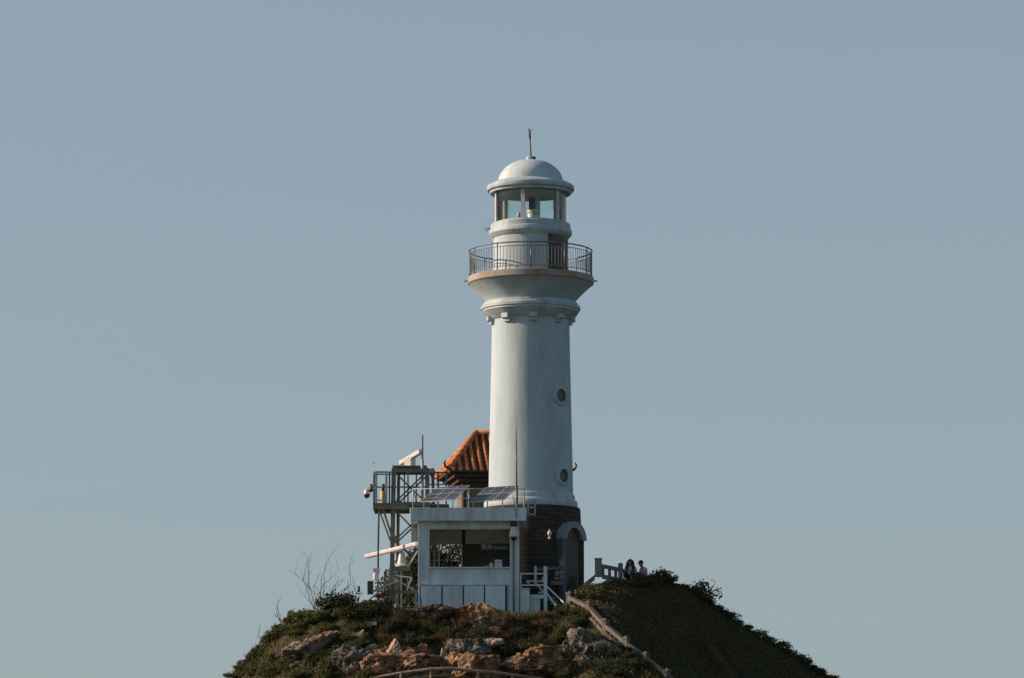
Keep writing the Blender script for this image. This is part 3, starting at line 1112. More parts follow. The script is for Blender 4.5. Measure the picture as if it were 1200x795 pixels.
# roof rail
rf = KF - 0.28
rr = MB()
rr.tube([at(483, 573, rf), at(615, 573, rf)], 0.017, 8)
rr.tube([at(483, 584, rf), at(615, 584, rf)], 0.011, 8)
rail_k = rr.build("roof_railing", M["rail_white"], ks)
for px in (484, 549.5, 605, 614.5):
    MB().tube([at(px, 573, rf), at(px, 595, rf)], 0.024 if px < 600 else 0.018, 8).build("post", M["rail_white"], rail_k)
for px in (484, 614.5):
    p0 = at(px, 573, rf)
    MB().tube([p0, Vector((p0.x, KB - 0.1, p0.z))], 0.02, 8).build("side_rail", M["rail_white"], rail_k)
    MB().tube([Vector((p0.x, KB - 0.1, p0.z)), Vector((p0.x, KB - 0.1, at(px, 594, KF - 0.35).z))], 0.02, 8).build("post", M["rail_white"], rail_k)
lad = MB()
for a, b in (((617.3, 588), (627.5, 588)), ((617.3, 595), (627.5, 595)), ((617.3, 603), (627.5, 603)), ((627, 587), (627, 605)), ((619, 588), (619, 603))):
    lad.bar(at(*a, KF + 0.6), at(*b, KF + 0.6), 0.05)
lad.build("ladder_hoop", M["rail_white"], ks)

# sign on the rear wall
sg = thing("sign", "dark name board with pale blue lettering on the kiosk rear wall", "sign", at(577, 642, KB - 0.3))
s0, s1 = at(563, 637.3, KB - 0.3), at(597, 645, KB - 0.3)
MB().box(((s0.x + s1.x) / 2, KB - 0.3, (s0.z + s1.z) / 2), (s1.x - s0.x, 0.03, s0.z - s1.z)).build("board", M["sign_face"], sg)


def text_mesh(txt, size, name, mat, parent, pos, width=None):
    cu = bpy.data.curves.new(name, 'FONT')
    cu.body = txt
    cu.size = size
    cu.extrude = 0.004
    cu.resolution_u = 3
    tmp = bpy.data.objects.new(name + "_tmp", cu)
    COL.objects.link(tmp)
    dg = bpy.context.evaluated_depsgraph_get()
    me = bpy.data.meshes.new_from_object(tmp.evaluated_get(dg))
    bpy.data.objects.remove(tmp)
    n = len(me.vertices)
    if n == 0:
        return None
    co = np.zeros(n * 3)
    me.vertices.foreach_get("co", co)
    co = co.reshape(-1, 3)
    k = 1.0 if width is None else width / max(co[:, 0].max() - co[:, 0].min(), 1e-4)
    off = origin(parent)
    out = np.stack([co[:, 0] * k + pos.x - off.x, -co[:, 2] + pos.y - off.y, co[:, 1] * k + pos.z - off.z], 1)
    me.vertices.foreach_set("co", out.ravel())
    me.materials.clear()
    me.materials.append(mat)
    o = bpy.data.objects.new(name, me)
    COL.objects.link(o)
    o.parent = parent
    return o


text_mesh("\u670d\u52a1", 0.2, "lettering", M["sign_letter"], sg, at(564, 643.2, KB - 0.325), 0.40)
text_mesh("Tourism", 0.2, "lettering", M["sign_letter"], sg, at(577.6, 643.2, KB - 0.325), 0.50)

# things on the counter
zc_ = at(584, 664.6, KF + 0.2).z
p = at(584, 660, KF + 0.2)
ct = thing("carton", "white carton with a bluish label standing on the kiosk counter", "box", (p.x, p.y, zc_))
MB().box((p.x, p.y, zc_ + 0.13), (0.27, 0.22, 0.26)).build("case", M["paper_white"], ct, 0.006)
MB().box((p.x, p.y - 0.113, zc_ + 0.15), (0.2, 0.006, 0.1)).build("printed_label", M["shirt_blue"], ct)
p = at(575.5, 662, KF + 0.2)
jg = thing("jug", "small white jug beside the carton on the kiosk counter", "jug", (p.x, p.y, zc_))
MB().lathe([(0, zc_), (0.065, zc_), (0.07, zc_ + 0.06), (0.06, zc_ + 0.11), (0.025, zc_ + 0.14), (0.025, zc_ + 0.17), (0, zc_ + 0.17)], (p.x, p.y), 16).build("bottle", M["plastic_white"], jg)
MB().tube([(p.x + 0.06, p.y, zc_ + 0.1), (p.x + 0.1, p.y, zc_ + 0.08), (p.x + 0.07, p.y, zc_ + 0.03)], 0.012, 6).build("handle", M["plastic_white"], jg)
p = at(570.5, 663, KF + 0.2)
tag(MB().lathe([(0, zc_), (0.06, zc_), (0.085, zc_ + 0.05), (0.07, zc_ + 0.05), (0.05, zc_ + 0.012), (0, zc_ + 0.012)], (p.x, p.y), 16).build("bowl", M["yellow"]), "small dull yellow bowl left of the jug on the kiosk counter", "bowl")


# solar panel arrays on the roof
def solar_array(px, py, label, Ya):
    p0 = at(px, py, Ya)
    t = thing("solar_array", label, "solar panels", p0, "solar arrays on the kiosk roof")
    yw = R(-32)
    uu = Vector((math.cos(yw), math.sin(yw), 0))
    vv = Vector((-math.sin(yw), math.cos(yw), 0))
    tilt = R(30)
    vs_ = vv * math.cos(tilt) + Vector((0, 0, 1)) * math.sin(tilt)
    nn = uu.cross(vs_)
    off = p0 + Vector((0, 0, 0.13))
    W, L = 0.49, 0.62
    for j in range(2):
        for i in range(3):
            b0 = off + uu * (i * (W + 0.012)) + vs_ * (j * (L + 0.02))
            q = [b0, b0 + uu * W, b0 + uu * W + vs_ * L, b0 + vs_ * L]
            fr_ = MB().prism([x - nn * 0.02 for x in q], nn * 0.04).build("panel_frame", M["galv_light"], t)
            qq = [b0 + uu * 0.025 + vs_ * 0.025, b0 + uu * (W - 0.025) + vs_ * 0.025, b0 + uu * (W - 0.025) + vs_ * (L - 0.025), b0 + uu * 0.025 + vs_ * (L - 0.025)]
            me = bpy.data.meshes.new("cells")
            o_ = origin(fr_)
            me.from_pydata([x + nn * 0.0235 - o_ for x in qq], [], [(0, 1, 2, 3)])
            uvl = me.uv_layers.new(name="UVMap")
            for k, (a_, b_) in enumerate(((0, 0), (W, 0), (W, L), (0, L))):
                uvl.data[k].uv = (a_, b_)
            me.materials.append(M["solar"])
            o = bpy.data.objects.new("cells", me)
            COL.objects.link(o)
            o.parent = fr_
    zr = at(px, 594.5, KF - 0.3).z
    for i in (0.1, 1.4):
        for j, hh in ((0.05, 0), (1.2, 0)):
            q = off + uu * i + vs_ * j - nn * 0.03
            MB().bar(q, Vector((q.x, q.y, zr)), 0.045).build("leg", M["rail_white"], t)
    return t


solar_array(493, 592.5, "left array of six tilted dark blue solar panels on kiosk roof", -4.55)
solar_array(551, 592.5, "right array of six tilted dark blue solar panels on kiosk roof by the mast", -4.55)

# whip antennas
p = at(605.5, 597, KF - 0.1)
wa = thing("whip_antenna", "tall thin whip antenna on the kiosk roof in front of the white shaft", "antenna", p)
MB().tube([at(605.5, 596, KF - 0.1), at(605.3, 570, KF - 0.1)], 0.055, 8).build("pole", M["galv"], wa)
MB().tube([at(605.3, 570, KF - 0.1), at(605, 517, KF - 0.1)], 0.03, 8).build("mast", M["galv"], wa)
MB().tube([at(605, 517, KF - 0.1), at(604.6, 489, KF - 0.1)], [0.018, 0.012], 6).build("whip", M["rail_dark"], wa)
p = at(495, 592, -3.3)
wa = thing("whip_antenna", "grey pole antenna rising beside the lattice tower platform", "antenna", p)
MB().tube([at(494.6, 593, -3.3), at(495, 538, -3.3)], 0.06, 8).build("pole", M["galv_light"], wa)
MB().tube([at(495, 538, -3.3), at(495, 510, -3.3)], 0.035, 8).build("whip", M["galv"], wa)

# dome camera on the right column
p = at(602, 625, KF - 0.25)
sc_ = thing("security_camera", "white capped dome camera on the kiosk right column", "camera", p)
MB().ball(at(602, 614.5, KF - 0.25), 0.14, sq=(1, 1, 0.85)).build("mount", M["plastic_black"], sc_)
MB().tube([at(602, 615, KF - 0.25), Vector((p.x, KF + 0.02, at(602, 615, KF).z))], 0.05, 8).build("arm", M["kiosk_white"], sc_)
z_ = lambda py: at(602, py, KF - 0.25).z
MB().lathe([(0.165, z_(629.5)), (0.175, z_(628)), (0.15, z_(624)), (0.11, z_(621)), (0.10, z_(617.5)), (0, z_(617))], (p.x, p.y), 24).build("housing", M["plastic_white"], sc_)
MB().ball(at(602, 630, KF - 0.25), 0.12, sq=(1, 1, 1.1)).build("camera_dome", M["plastic_black"], sc_)

# landing and steps to the right of the kiosk
LY = -5.2
ld = thing("landing_stairs", "pale blue landing with railing and steps right of the kiosk", "stairs", at(625, 716, LY))
MB().pbox(609.5, 691, 620.5, 724, LY - 0.35, LY).build("newel_box", M["kiosk_panel"], ld, 0.01)
MB().pbox(609, 689.6, 621.2, 691, LY - 0.4, LY + 0.05).build("newel_cap", M["kiosk_white"], ld, 0.006)
MB().pbox(620.6, 697, 637, 701.5, LY - 0.1, LY + 1.2).build("landing_slab", M["kiosk_white"], ld)
MB().pbox(620.6, 701.6, 633, 724, LY - 0.05, LY + 1.1).build("landing_wall", M["kiosk_panel"], ld)
for a0, a1, px in ((664, 720, 639.8), (671, 697, 610.5)):
    w_ = 2.2 if px > 620 else 1.1
    MB().pbox(px - w_ * 1.2, a0, px + w_ * 0.7, a1, LY - 0.12, LY - 0.03).build("railing_post", M["kiosk_white"], ld)
MB().pbox(626, 663.5, 629, 686, LY + 1.15, LY + 1.25).build("railing_post", M["plastic_white"], ld)
MB().bar(at(609.5, 672.5, LY - 0.08), at(638, 672.5, LY - 0.08), 0.055).build("handrail", M["kiosk_white"], ld)
MB().bar(at(609.5, 686, LY - 0.08), at(638, 686, LY - 0.08), 0.055).build("mid_rail", M["kiosk_white"], ld)
for a, b in (((641.5, 688), (661, 706.5)), ((641.5, 696), (653, 712))):
    MB().bar(at(*a, LY - 0.1), at(*b, LY - 0.9), 0.042).build("handrail", M["kiosk_white"], ld)
MB().bar(at(660.8, 706.3, LY - 0.9), at(660.8, 720, LY - 0.9), 0.05).build("railing_post", M["galv_light"], ld)
for i in range(5):
    x0 = 642 + i * 3.6
    MB().pbox(x0, 700 + i * 4.2, x0 + 8, 704.5 + i * 4.2, LY - 0.1 - i * 0.16, LY + 0.8 - i * 0.16).build("step", M["concrete"], ld)
p = at(631, 690, LY + 0.5)
tr = thing("folding_trestle", "white folded trestle leaning behind the landing railing", "trestle", p)
for a, b in (((617, 681), (637, 681.5)), ((635, 682), (637.5, 676)), ((628, 684), (637, 694)), ((631, 694.5), (638, 695)), ((617, 681), (620, 684))):
    MB().bar(at(*a, LY + 0.5), at(*b, LY + 0.4), 0.06).build("bar", M["plastic_white"], tr)

# ------------------------------------------------------------------ lattice tower with platform
TF, TB = -3.4, -2.0
lt = thing("lattice_tower", "grey steel lattice tower with a railed platform left of the kiosk", "tower", at(480, 716, (TF + TB) / 2))
zg_ = Hs(at(460, 700, TF).x, TF) - 0.1


def leg(pt, Yt, pb, w):
    a = at(pt[0], pt[1], Yt)
    b = at(pb[0], pb[1], Yt)
    b = a + (b - a) * ((a.z - zg_) / (a.z - b.z))
    MB().bar(a, b, w).build("leg", M["galv"], lt, 0.01)


leg((461.5, 549), TF, (458.8, 700), 0.17)
leg((467.2, 549), TB, (465.5, 700), 0.12)
leg((500.5, 549), TF, (503, 700), 0.17)
leg((507, 549), TB, (510, 700), 0.12)
for Y_, px0, px1, dy in ((TF, 460, 503, 0), (TB, 463, 510, 2.5)):
    MB().bar(at(px0, 551.5 + dy, Y_), at(px1, 551.5 + dy, Y_), 0.16, 0.15).build("top_beam", M["galv"], lt)
    MB().bar(at(px0, 591 + dy * 0.5, Y_ - 0.02), at(px1, 591 + dy * 0.5, Y_ - 0.02), 0.14, 0.16).build("deck_beam", M["galv"], lt)
    for a, b in (((464, 555), (498, 588)), ((498, 555), (464, 588)), ((463, 598), (500, 636)), ((500, 598), (462, 634)), ((462, 634), (500, 668)), ((500, 634), (461, 668))):
        MB().bar(at(a[0] + dy, a[1] + dy, Y_ + 0.03), at(b[0] + dy, b[1] + dy, Y_ + 0.03), 0.055).build("brace", M["galv"], lt)
    MB().bar(at(px0, 598 + dy, Y_), at(px1, 598 + dy, Y_), 0.07).build("cross_beam", M["galv"], lt)
for px in (461, 501):
    a, b = at(px, 551, TF), at(px + 6, 553, TB)
    MB().bar(a, b, 0.13).build("top_beam", M["galv"], lt)
MB().pbox(461, 548, 464.5, 551, TF - 0.06, TF + 0.1).build("bracket", M["galv"], lt)
MB().pbox(462.8, 628, 466.5, 637, TF - 0.1, TF - 0.088).build("gusset", M["galv"], lt)
# deck, seen from below
dk = MB()
a, b = at(437, 592, TF - 0.35), at(480, 592, TF - 0.35)
zd_ = at(450, 590.5, TF - 0.35).z
dk.box(((a.x + b.x) / 2, (TF - 0.35 + TB + 0.25) / 2, zd_), (b.x - a.x, TB - TF + 0.6, 0.07))
for i in range(5):
    yy = TF - 0.3 + i * 0.45
    dk.box(((a.x + b.x) / 2, yy, zd_ - 0.12), (b.x - a.x - 0.04, 0.07, 0.166))
dk.box((a.x + 0.04, (TF + TB) / 2, zd_ - 0.12), (0.07, TB - TF + 0.5, 0.162))
dk.build("deck", M["galv"], lt)
xr2 = at(527, 590, TB).x
MB().box(((b.x + xr2) / 2, (TF + TB) / 2, zd_ - 0.01), (xr2 - b.x - 0.01, TB - TF, 0.06)).build("deck", M["galv"], lt)
# railing cage
for px, Y_, w, m_ in ((441, TF - 0.3, 0.075, "galv_light"), (452.8, TF - 0.3, 0.08, "galv_light"), (438.5, TB + 0.15, 0.07, "galv"), (456.5, TB + 0.15, 0.06, "galv"),
                      (478.2, TF - 0.1, 0.055, "galv"), (474, TB, 0.05, "galv"), (488, TB, 0.05, "galv"), (513.5, TB, 0.08, "galv"), (523, TB, 0.06, "galv")):
    a, b = at(px, 553, Y_), at(px, 590, Y_)
    MB().bar(a, Vector((a.x, a.y, zd_)), w).build("railing_post", M[m_], lt)
for (x0, x1, py, Y_, w, m_) in ((440.5, 453, 553.5, TF - 0.3, 0.07, "galv_light"), (440.5, 453, 586.5, TF - 0.3, 0.05, "galv_light"), (453, 462, 553.5, TF - 0.25, 0.05, "galv"),
                                (438.5, 500, 571, TB + 0.15, 0.05, "galv"), (438.5, 500, 556, TB + 0.15, 0.045, "galv"), (503, 528, 554, TB, 0.06, "galv"), (503, 528, 568, TB, 0.04, "galv")):
    MB().bar(at(x0, py, Y_), at(x1, py, Y_), w).build("rail", M[m_], lt)
for py in (553.5, 571):
    MB().bar(at(441, py, TF - 0.3), at(438.5, py + 2.5, TB + 0.15), 0.05).build("rail", M["galv"], lt)
for a, b in (((444, 597), (460, 641)), ((449, 597), (461, 634))):
    MB().bar(at(*a, TF - 0.2), at(*b, TF), 0.055).build("strut", M["galv"], lt)

# cameras at the platform's left end
p = at(437, 571, TF - 0.3)
for (px, py, r_, lab) in ((430, 578.5, 0.115, "larger dome camera, lower one on the arm left of platform"), (434.8, 572.5, 0.085, "smaller dome camera, upper one close to platform post")):
    q = at(px, py, TF - 0.4)
    t = thing("security_camera", lab, "camera", q, "dome cameras on the lattice platform")
    MB().ball(q + Vector((0, 0, -0.06)), r_, sq=(1, 1, 1.1)).build("camera_dome", M["plastic_black"], t)
    MB().lathe([(r_ * 1.05, q.z - 0.03), (r_ * 1.05, q.z + 0.05), (r_ * 0.8, q.z + 0.13), (r_ * 0.3, q.z + 0.17), (0, q.z + 0.175)], (q.x, q.y), 20).build("housing", M["plastic_white"] if py > 575 else M["galv"], t)
    MB().tube([q + Vector((0, 0, 0.15)), q + Vector((0.05, 0, 0.24)), at(441, 568 if py < 575 else 570, TF - 0.3)], 0.025, 6).build("arm", M["galv_light"], t)
# beacon can on the platform
p = at(449, 587.5, TF - 0.05)
bc = thing("beacon_can", "faded yellow white cylinder with dark cap on the platform", "beacon", (p.x, p.y, zd_ + 0.035))
MB().lathe([(0, zd_ + 0.036), (0.11, zd_ + 0.036), (0.115, zd_ + 0.46), (0.08, zd_ + 0.52), (0, zd_ + 0.53)], (p.x, p.y), 20).build("body", M["yellow"], bc)
MB().tube([(p.x, p.y, zd_ + 0.52), (p.x, p.y, zd_ + 0.78)], 0.06, 10).build("cap", M["dark_metal"], bc)
# thin aerial at left
p = at(438.5, 560, TB + 0.15)
ta = thing("thin_aerial", "hair thin aerial on the platform's left rear post", "antenna", p)
MB().tube([at(438.5, 560, TB + 0.15), at(438, 543, TB + 0.15)], 0.013, 6).build("whip", M["galv_light"], ta)
MB().ball(at(438, 542.5, TB + 0.15), 0.025).build("tip", M["dark_metal"], ta)

# upper radar
RY = (TF + TB) / 2
q = at(480.5, 541, RY)
zt_ = at(480, 548.5, RY).z
rd = thing("radar_scanner", "small white radar scanner tilted on top of the lattice tower", "radar", (q.x, q.y, zt_))
ang = R(14)
MB().box((q.x, q.y, (zt_ + q.z) / 2 + 0.06), (0.32, 0.32, q.z - zt_ + 0.12), Matrix.Rotation(R(-35), 3, 'Z')).build("gearbox", M["plastic_white"], rd, 0.02)
MB().box((q.x, q.y, zt_), (1.3, 1.2, 0.06)).build("mount_plate", M["galv"], rd)
e0, e1 = at(469.5, 545, RY + 0.45), at(493.5, 531, RY - 0.45)
dd = (e1 - e0)
MB().bar(e0 + Vector((0, 0, 0.06)), e1 + Vector((0, 0, 0.06)), 0.2, 0.17).build("scanner_bar", M["plastic_white"], rd, 0.03)
MB().bar(q + Vector((0, 0, 0.0)), q + Vector((0, 0, 0.16)), 0.14).build("neck", M["dark_metal"], rd)

# lower radar on its stand
SY = -4.6
zs2 = at(470, 665, SY).z
q = at(471, 649, SY)
rd = thing("radar_scanner", "long white bar radar on a white cone pedestal beside the kiosk", "radar", (q.x, q.y, zs2))
MB().lathe([(0.0, zs2 + 0.03), (0.24, zs2 + 0.03), (0.24, zs2 + 0.08), (0.18, zs2 + 0.12), (0.11, q.z - 0.02), (0.09, q.z + 0.06), (0, q.z + 0.07)], (q.x, q.y), 24).build("pedestal", M["plastic_white"], rd)
e0, e1 = at(428.5, 652.5, SY + 1.0), at(489.3, 637.5, SY - 0.7)
MB().bar(e0, e1, 0.17, 0.16).build("scanner_bar", M["plastic_white"], rd, 0.04)
MB().bar(e0.lerp(e1, 0.55) - Vector((0, 0, 0.1)), e0.lerp(e1, 0.75) - Vector((0, 0, 0.1)), 0.1, 0.06).build("mount_rail", M["dark_metal"], rd)
MB().tube([q, e0.lerp(e1, 0.62)], 0.07, 8).build("neck", M["plastic_white"], rd)

st = thing("radar_stand", "grey steel stand of posts and beams under the long bar radar", "stand", at(472, 716, SY))
MB().pbox(459, 665, 480, 667.5, SY - 0.35, SY + 0.35).build("top_plate", M["galv"], st)
for px, Y_, y0, y1, m_ in ((460, SY - 0.3, 667.5, 724, "galv"), (470, SY + 0.3, 667.5, 712, "galv_light"), (456.7, SY - 0.6, 693, 724, "galv_light"), (487.5, SY - 0.6, 693, 720, "galv_light")):
    MB().bar(at(px, y0, Y_), at(px, y1 + 3, Y_), 0.075).build("leg", M[m_], st)
MB().pbox(456, 692, 491.5, 695.5, SY - 0.66, SY - 0.54).build("beam", M["galv"], st)
MB().bar(at(457, 714, SY - 0.6), at(487, 714, SY - 0.6), 0.045).build("beam", M["galv_light"], st)
for a, b in (((462, 674.5), (482, 677)), ((482, 676.5), (476.5, 692)), ((464, 679), (488, 693.5)), ((478, 664), (490, 645)), ((461, 677), (470, 690))):
    MB().bar(at(*a, SY - 0.35), at(*b, SY - 0.5), 0.05).build("brace", M["galv_light"], st)

# instrument pole at the left
IY = -4.9
gp = brow_pt(443)
p0 = at(443, 691, IY)
ip = thing("instrument_pole", "slim dark pole with white instruments left of the radar stand", "pole", (p0.x, p0.y, Hs(p0.x, p0.y)))
MB().tube([(p0.x, p0.y, Hs(p0.x, p0.y) - 0.1), at(443.2, 640, IY), at(444, 600, IY)], 0.035, 8).build("pole", M["dark_metal"], ip)
MB().box(at(441, 668.5, IY - 0.05), (0.26, 0.18, 0.15)).build("instrument_box", M["plastic_white"], ip, 0.01)
MB().lathe([(0, at(440.5, 681, IY).z), (0.1, at(440.5, 680, IY).z), (0.12, at(440.5, 676, IY).z), (0.1, at(440.5, 672, IY).z), (0, at(440.5, 671.5, IY).z)], (at(440.5, 676, IY - 0.05).x, IY - 0.05), 18).build("rain_gauge", M["plastic_white"], ip)
MB().bar(at(439, 683.5, IY), at(457, 681, IY), 0.05).build("cross_arm", M["galv"], ip)
MB().tube([at(451.5, 681, IY), at(451.5, 671, IY)], 0.05, 8).build("sensor", M["galv"], ip)
MB().tube([at(450, 671.5, IY), at(453.5, 671.5, IY)], 0.06, 8).build("sensor_cap", M["dark_metal"], ip)
MB().box(at(434, 689, IY), (0.22, 0.12, 0.5)).build("battery_box", M["dark_metal"], ip)

# slanted panel
sp = thing("tilted_panel", "pale grey tilted panel on timber legs under the instrument pole", "panel", at(449, 697, SY - 0.9))
a, b = at(436.5, 692, SY - 1.1), at(462, 680.5, SY - 0.9)
MB().prism([a, b, b + Vector((0.12, 0.7, 0.1)), a + Vector((0.12, 0.7, 0.1))], (0.02, 0, -0.09)).build("panel_face", M["galv_light"], sp)
MB().bar(at(432, 704, SY - 1.1), at(447, 691, SY - 1.05), 0.06).build("leg", M["galv_light"], sp)
MB().bar(at(455, 686, SY - 0.9), at(455, 706, SY - 0.9), 0.07).build("leg", M["rust"], sp)
MB().prism([at(437, 699, SY - 1.0), at(458, 690, SY - 1.0), at(458, 697, SY - 1.0), at(444, 702, SY - 1.0)], (0, 0.05, 0)).build("backboard", M["rust"], sp)

# small wind sensor far left
p = hit(420.5, 705) or brow_pt(420.5)
q0 = at(420.5, 703, p.y)
ws = thing("wind_sensor", "little dark wind sensor on a short stake left of the tilted panel", "sensor", (q0.x, p.y, Hs(q0.x, p.y)))
MB().tube([(q0.x, p.y, Hs(q0.x, p.y) - 0.1), at(420.5, 688, p.y)], 0.015, 6).build("stake", M["galv"], ws)
MB().tube([at(420.5, 694, p.y), at(420.5, 687, p.y)], 0.045, 8).build("head", M["dark_metal"], ws)
MB().bar(at(416, 696, p.y), at(424, 695.5, p.y), 0.03).build("arm", M["galv"], ws)

# ------------------------------------------------------------------ stone balustrades
bd = [(668, 692), (690, 712), (709, 733), (734, 754), (757, 772), (782, 792), (806, 812)]
pts = []
for px, py in bd:
    h_ = hit(px, py + 9) or brow_pt(px)
    pts.append(h_)
bl_ = thing("stone_balustrade", "weathered concrete balustrade running down the slope right of the tower", "balustrade", pts[2])
zoff = 0.28
for i, p in enumerate(pts):
    mb = MB()
    yawp = R(-40)
    mb.box(p + Vector((rng.uniform(-0.03, 0.03), 0, 0.02)), (0.2, 0.2, 0.8), Matrix.Rotation(yawp, 3, 'Z'))
    mb.box(p + Vector((0, 0, 0.44)), (0.25, 0.25, 0.06), Matrix.Rotation(yawp, 3, 'Z'))
    mb.ball(p + Vector((0, 0, 0.47)), 0.085, sq=(1, 1, 0.7))
    mb.build("post", M["concrete_old"], bl_, 0.012)
for p, q in zip(pts[:-1], pts[1:]):
    MB().bar(p + Vector((0, 0, zoff)), q + Vector((0, 0, zoff)), 0.2, 0.14).build("rail", M["concrete_old"], bl_, 0.02)
    MB().bar(p + Vector((0, 0, 0.0)), q + Vector((0, 0, 0.0)), 0.2, 0.14).build("plinth", M["concrete_old"], bl_, 0.02)
    for s in (0.3, 0.5, 0.7):
        m_ = p.lerp(q, s)
        MB().bar(m_, m_ + Vector((0, 0, zoff - 0.03)), 0.11).build("baluster", M["concrete_old"], bl_, 0.02)

UY = -2.9
ub = thing("stone_balustrade", "stone balustrade with two square posts on the brow beside the seated people", "balustrade", at(715, 676, UY))
MB().pbox(697.2, 655.5, 705.3, 676, UY, UY + 0.26).build("post", M["concrete_pale"], ub, 0.02)
MB().pbox(696.8, 654, 705.8, 656, UY - 0.02, UY + 0.28).build("post_cap", M["concrete_pale"], ub, 0.015)
MB().pbox(724.5, 661.5, 730, 684, UY, UY + 0.24).build("post", M["concrete_pale"], ub, 0.02)
MB().ball(at(727.2, 662, UY + 0.12), 0.1, sq=(1, 1, 0.8)).build("post_cap", M["concrete_pale"], ub)


def slab(a, b, h0, name, Y0=UY + 0.04, d=0.18):
    MB().prism([at(a[0], a[1], Y0), at(b[0], b[1], Y0), at(b[0], b[1] + h0, Y0), at(a[0], a[1] + h0, Y0)], (0, d, 0)).build(name, M["concrete"], ub, 0.01)


slab((705.4, 661), (724.4, 665), 4.6, "rail")
slab((730.1, 666.5), (752, 673), 4.6, "rail")
slab((705.4, 673), (724.4, 677), 5, "plinth")
for px in (706.6, 714.4, 721.6):
    MB().pbox(px - 1.8, 664.5 + (px - 705) * 0.2, px + 1.8, 675 + (px - 705) * 0.2, UY + 0.06, UY + 0.2).build("baluster", M["concrete"], ub, 0.01)
slab((668, 697), (697.1, 673.5), 6, "ramp_rail")
for px in (676, 688):
    MB().pbox(px - 1.8, 702 - (px - 668) * 0.81, px + 1.8, 716 - (px - 668) * 0.81, UY + 0.06, UY + 0.2).build("baluster", M["concrete_pale"], ub, 0.01)

# parapet stones between landing and door
pw = thing("rubble_parapet", "pale rubble parapet between the landing and the arched door", "wall", at(650, 690, -2.9))
MB().bar(at(628, 667.5, -3.0), at(661, 665.5, -3.0), 0.09).build("rail", M["log"], pw)
for i, (x0, y0, x1, y1) in enumerate(((650, 669, 655, 675.5), (655.3, 666, 661, 673), (656, 673.5, 661, 680), (649, 676.2, 655.6, 680), (646, 681, 660, 686), (655.5, 655.5, 661, 664))):
    MB().pbox(x0, y0, x1, y1, -2.95, -2.6).build("stone", M["concrete_pale"] if i != 4 else M["concrete"], pw, 0.03)

# bleached log railing at the bottom of the picture
rp = [(400, 806), (438, 795), (470, 789), (505, 784.5), (527, 783.5), (560, 787), (600, 791), (640, 797), (690, 806)]
b3 = []
for px, py in rp:
    h_ = hit(px, py + 16)
    b3.append(h_)
lg = thing("log_railing", "bleached log railing curving along the foot of the rock face", "railing", b3[4])
yfix = sum(p.y for p in b3) / len(b3) - 0.5
topp = [at(px, py, yfix + 0.0025 * (px - 527) ** 2 / 60) for px, py in rp]
MB().tube(topp, [0.06, 0.062, 0.058, 0.065, 0.06, 0.06, 0.064, 0.058, 0.06], 8).build("top_log", M["log"], lg)
MB().tube([p - Vector((0, 0, 0.24)) for p in topp[:5]], 0.045, 8).build("lower_log", M["log"], lg)
for k in (1, 2, 3, 5, 6):
    p = topp[k]
    MB().tube([p + Vector((0, 0, 0.04)), Vector((p.x, p.y, min(Hs(p.x, p.y), p.z - 0.9) - 0.1))], 0.06, 8).build("post", M["log"], lg)

# ------------------------------------------------------------------ rocks
def rock_mesh(name, w, d, h, mat, seed, npts=15, rough=0.12):
    rs = random.Random(seed)
    bm = bmesh.new()
    for i in range(npts):
        v = Vector((rs.gauss(0, 1), rs.gauss(0, 1), rs.gauss(0, 1))).normalized()
        v = Vector([math.copysign(abs(c) ** 0.7, c) for c in v])       # blocky rather than round
        k = rs.uniform(0.8, 1.08)
        bm.verts.new((v.x * w / 2 * k, v.y * d / 2 * k, v.z * h / 2 * k))
    res = bmesh.ops.convex_hull(bm, input=bm.verts)
    bmesh.ops.delete(bm, geom=[g for g in res["geom_interior"] if isinstance(g, bmesh.types.BMVert)], context='VERTS')
    bmesh.ops.triangulate(bm, faces=bm.faces)
    for it in range(3):
        es = [e for e in bm.edges if e.calc_length() > 0.075]
        if es:
            bmesh.ops.subdivide_edges(bm, edges=es, cuts=2 if it == 0 else 1, use_grid_fill=True)
            bmesh.ops.triangulate(bm, faces=bm.faces)
    s = min(w, d, h)
    off = Vector((seed * 3.1, seed * 1.7, 0))
    for v in bm.verts:
        p = v.co.copy()
        n1 = mnoise.noise(p * (1.6 / s) + off) + 0.5 * mnoise.noise(p * (4.5 / s) + off) + 0.35 * mnoise.noise(p * 9 + off)
        dd = mnoise.voronoi(Vector((p.x, p.y, p.z * 1.6)) * 4.2 + off)[0]
        crack = max(0.0, 0.16 - (dd[1] - dd[0])) / 0.16
        d2_ = mnoise.voronoi(Vector((p.x, p.y, p.z * 1.3)) * 2.1 - off)[0]
        crack += 0.9 * max(0.0, 0.14 - (d2_[1] - d2_[0])) / 0.14
        step = mnoise.cell(Vector((p.x * 2.6, p.y * 2.6, p.z * 3.4)) + off)
        n1 += 0.22 * step * (1 if min(w, h) > 0.7 else 0.3)
        v.co = p + p.normalized() * (n1 * rough * s * 1.4 - crack * 0.10 * min(s, 0.5))
    me = bpy.data.meshes.new(name)
    bm.to_mesh(me)
    bm.free()
    me.materials.append(mat)
    return me


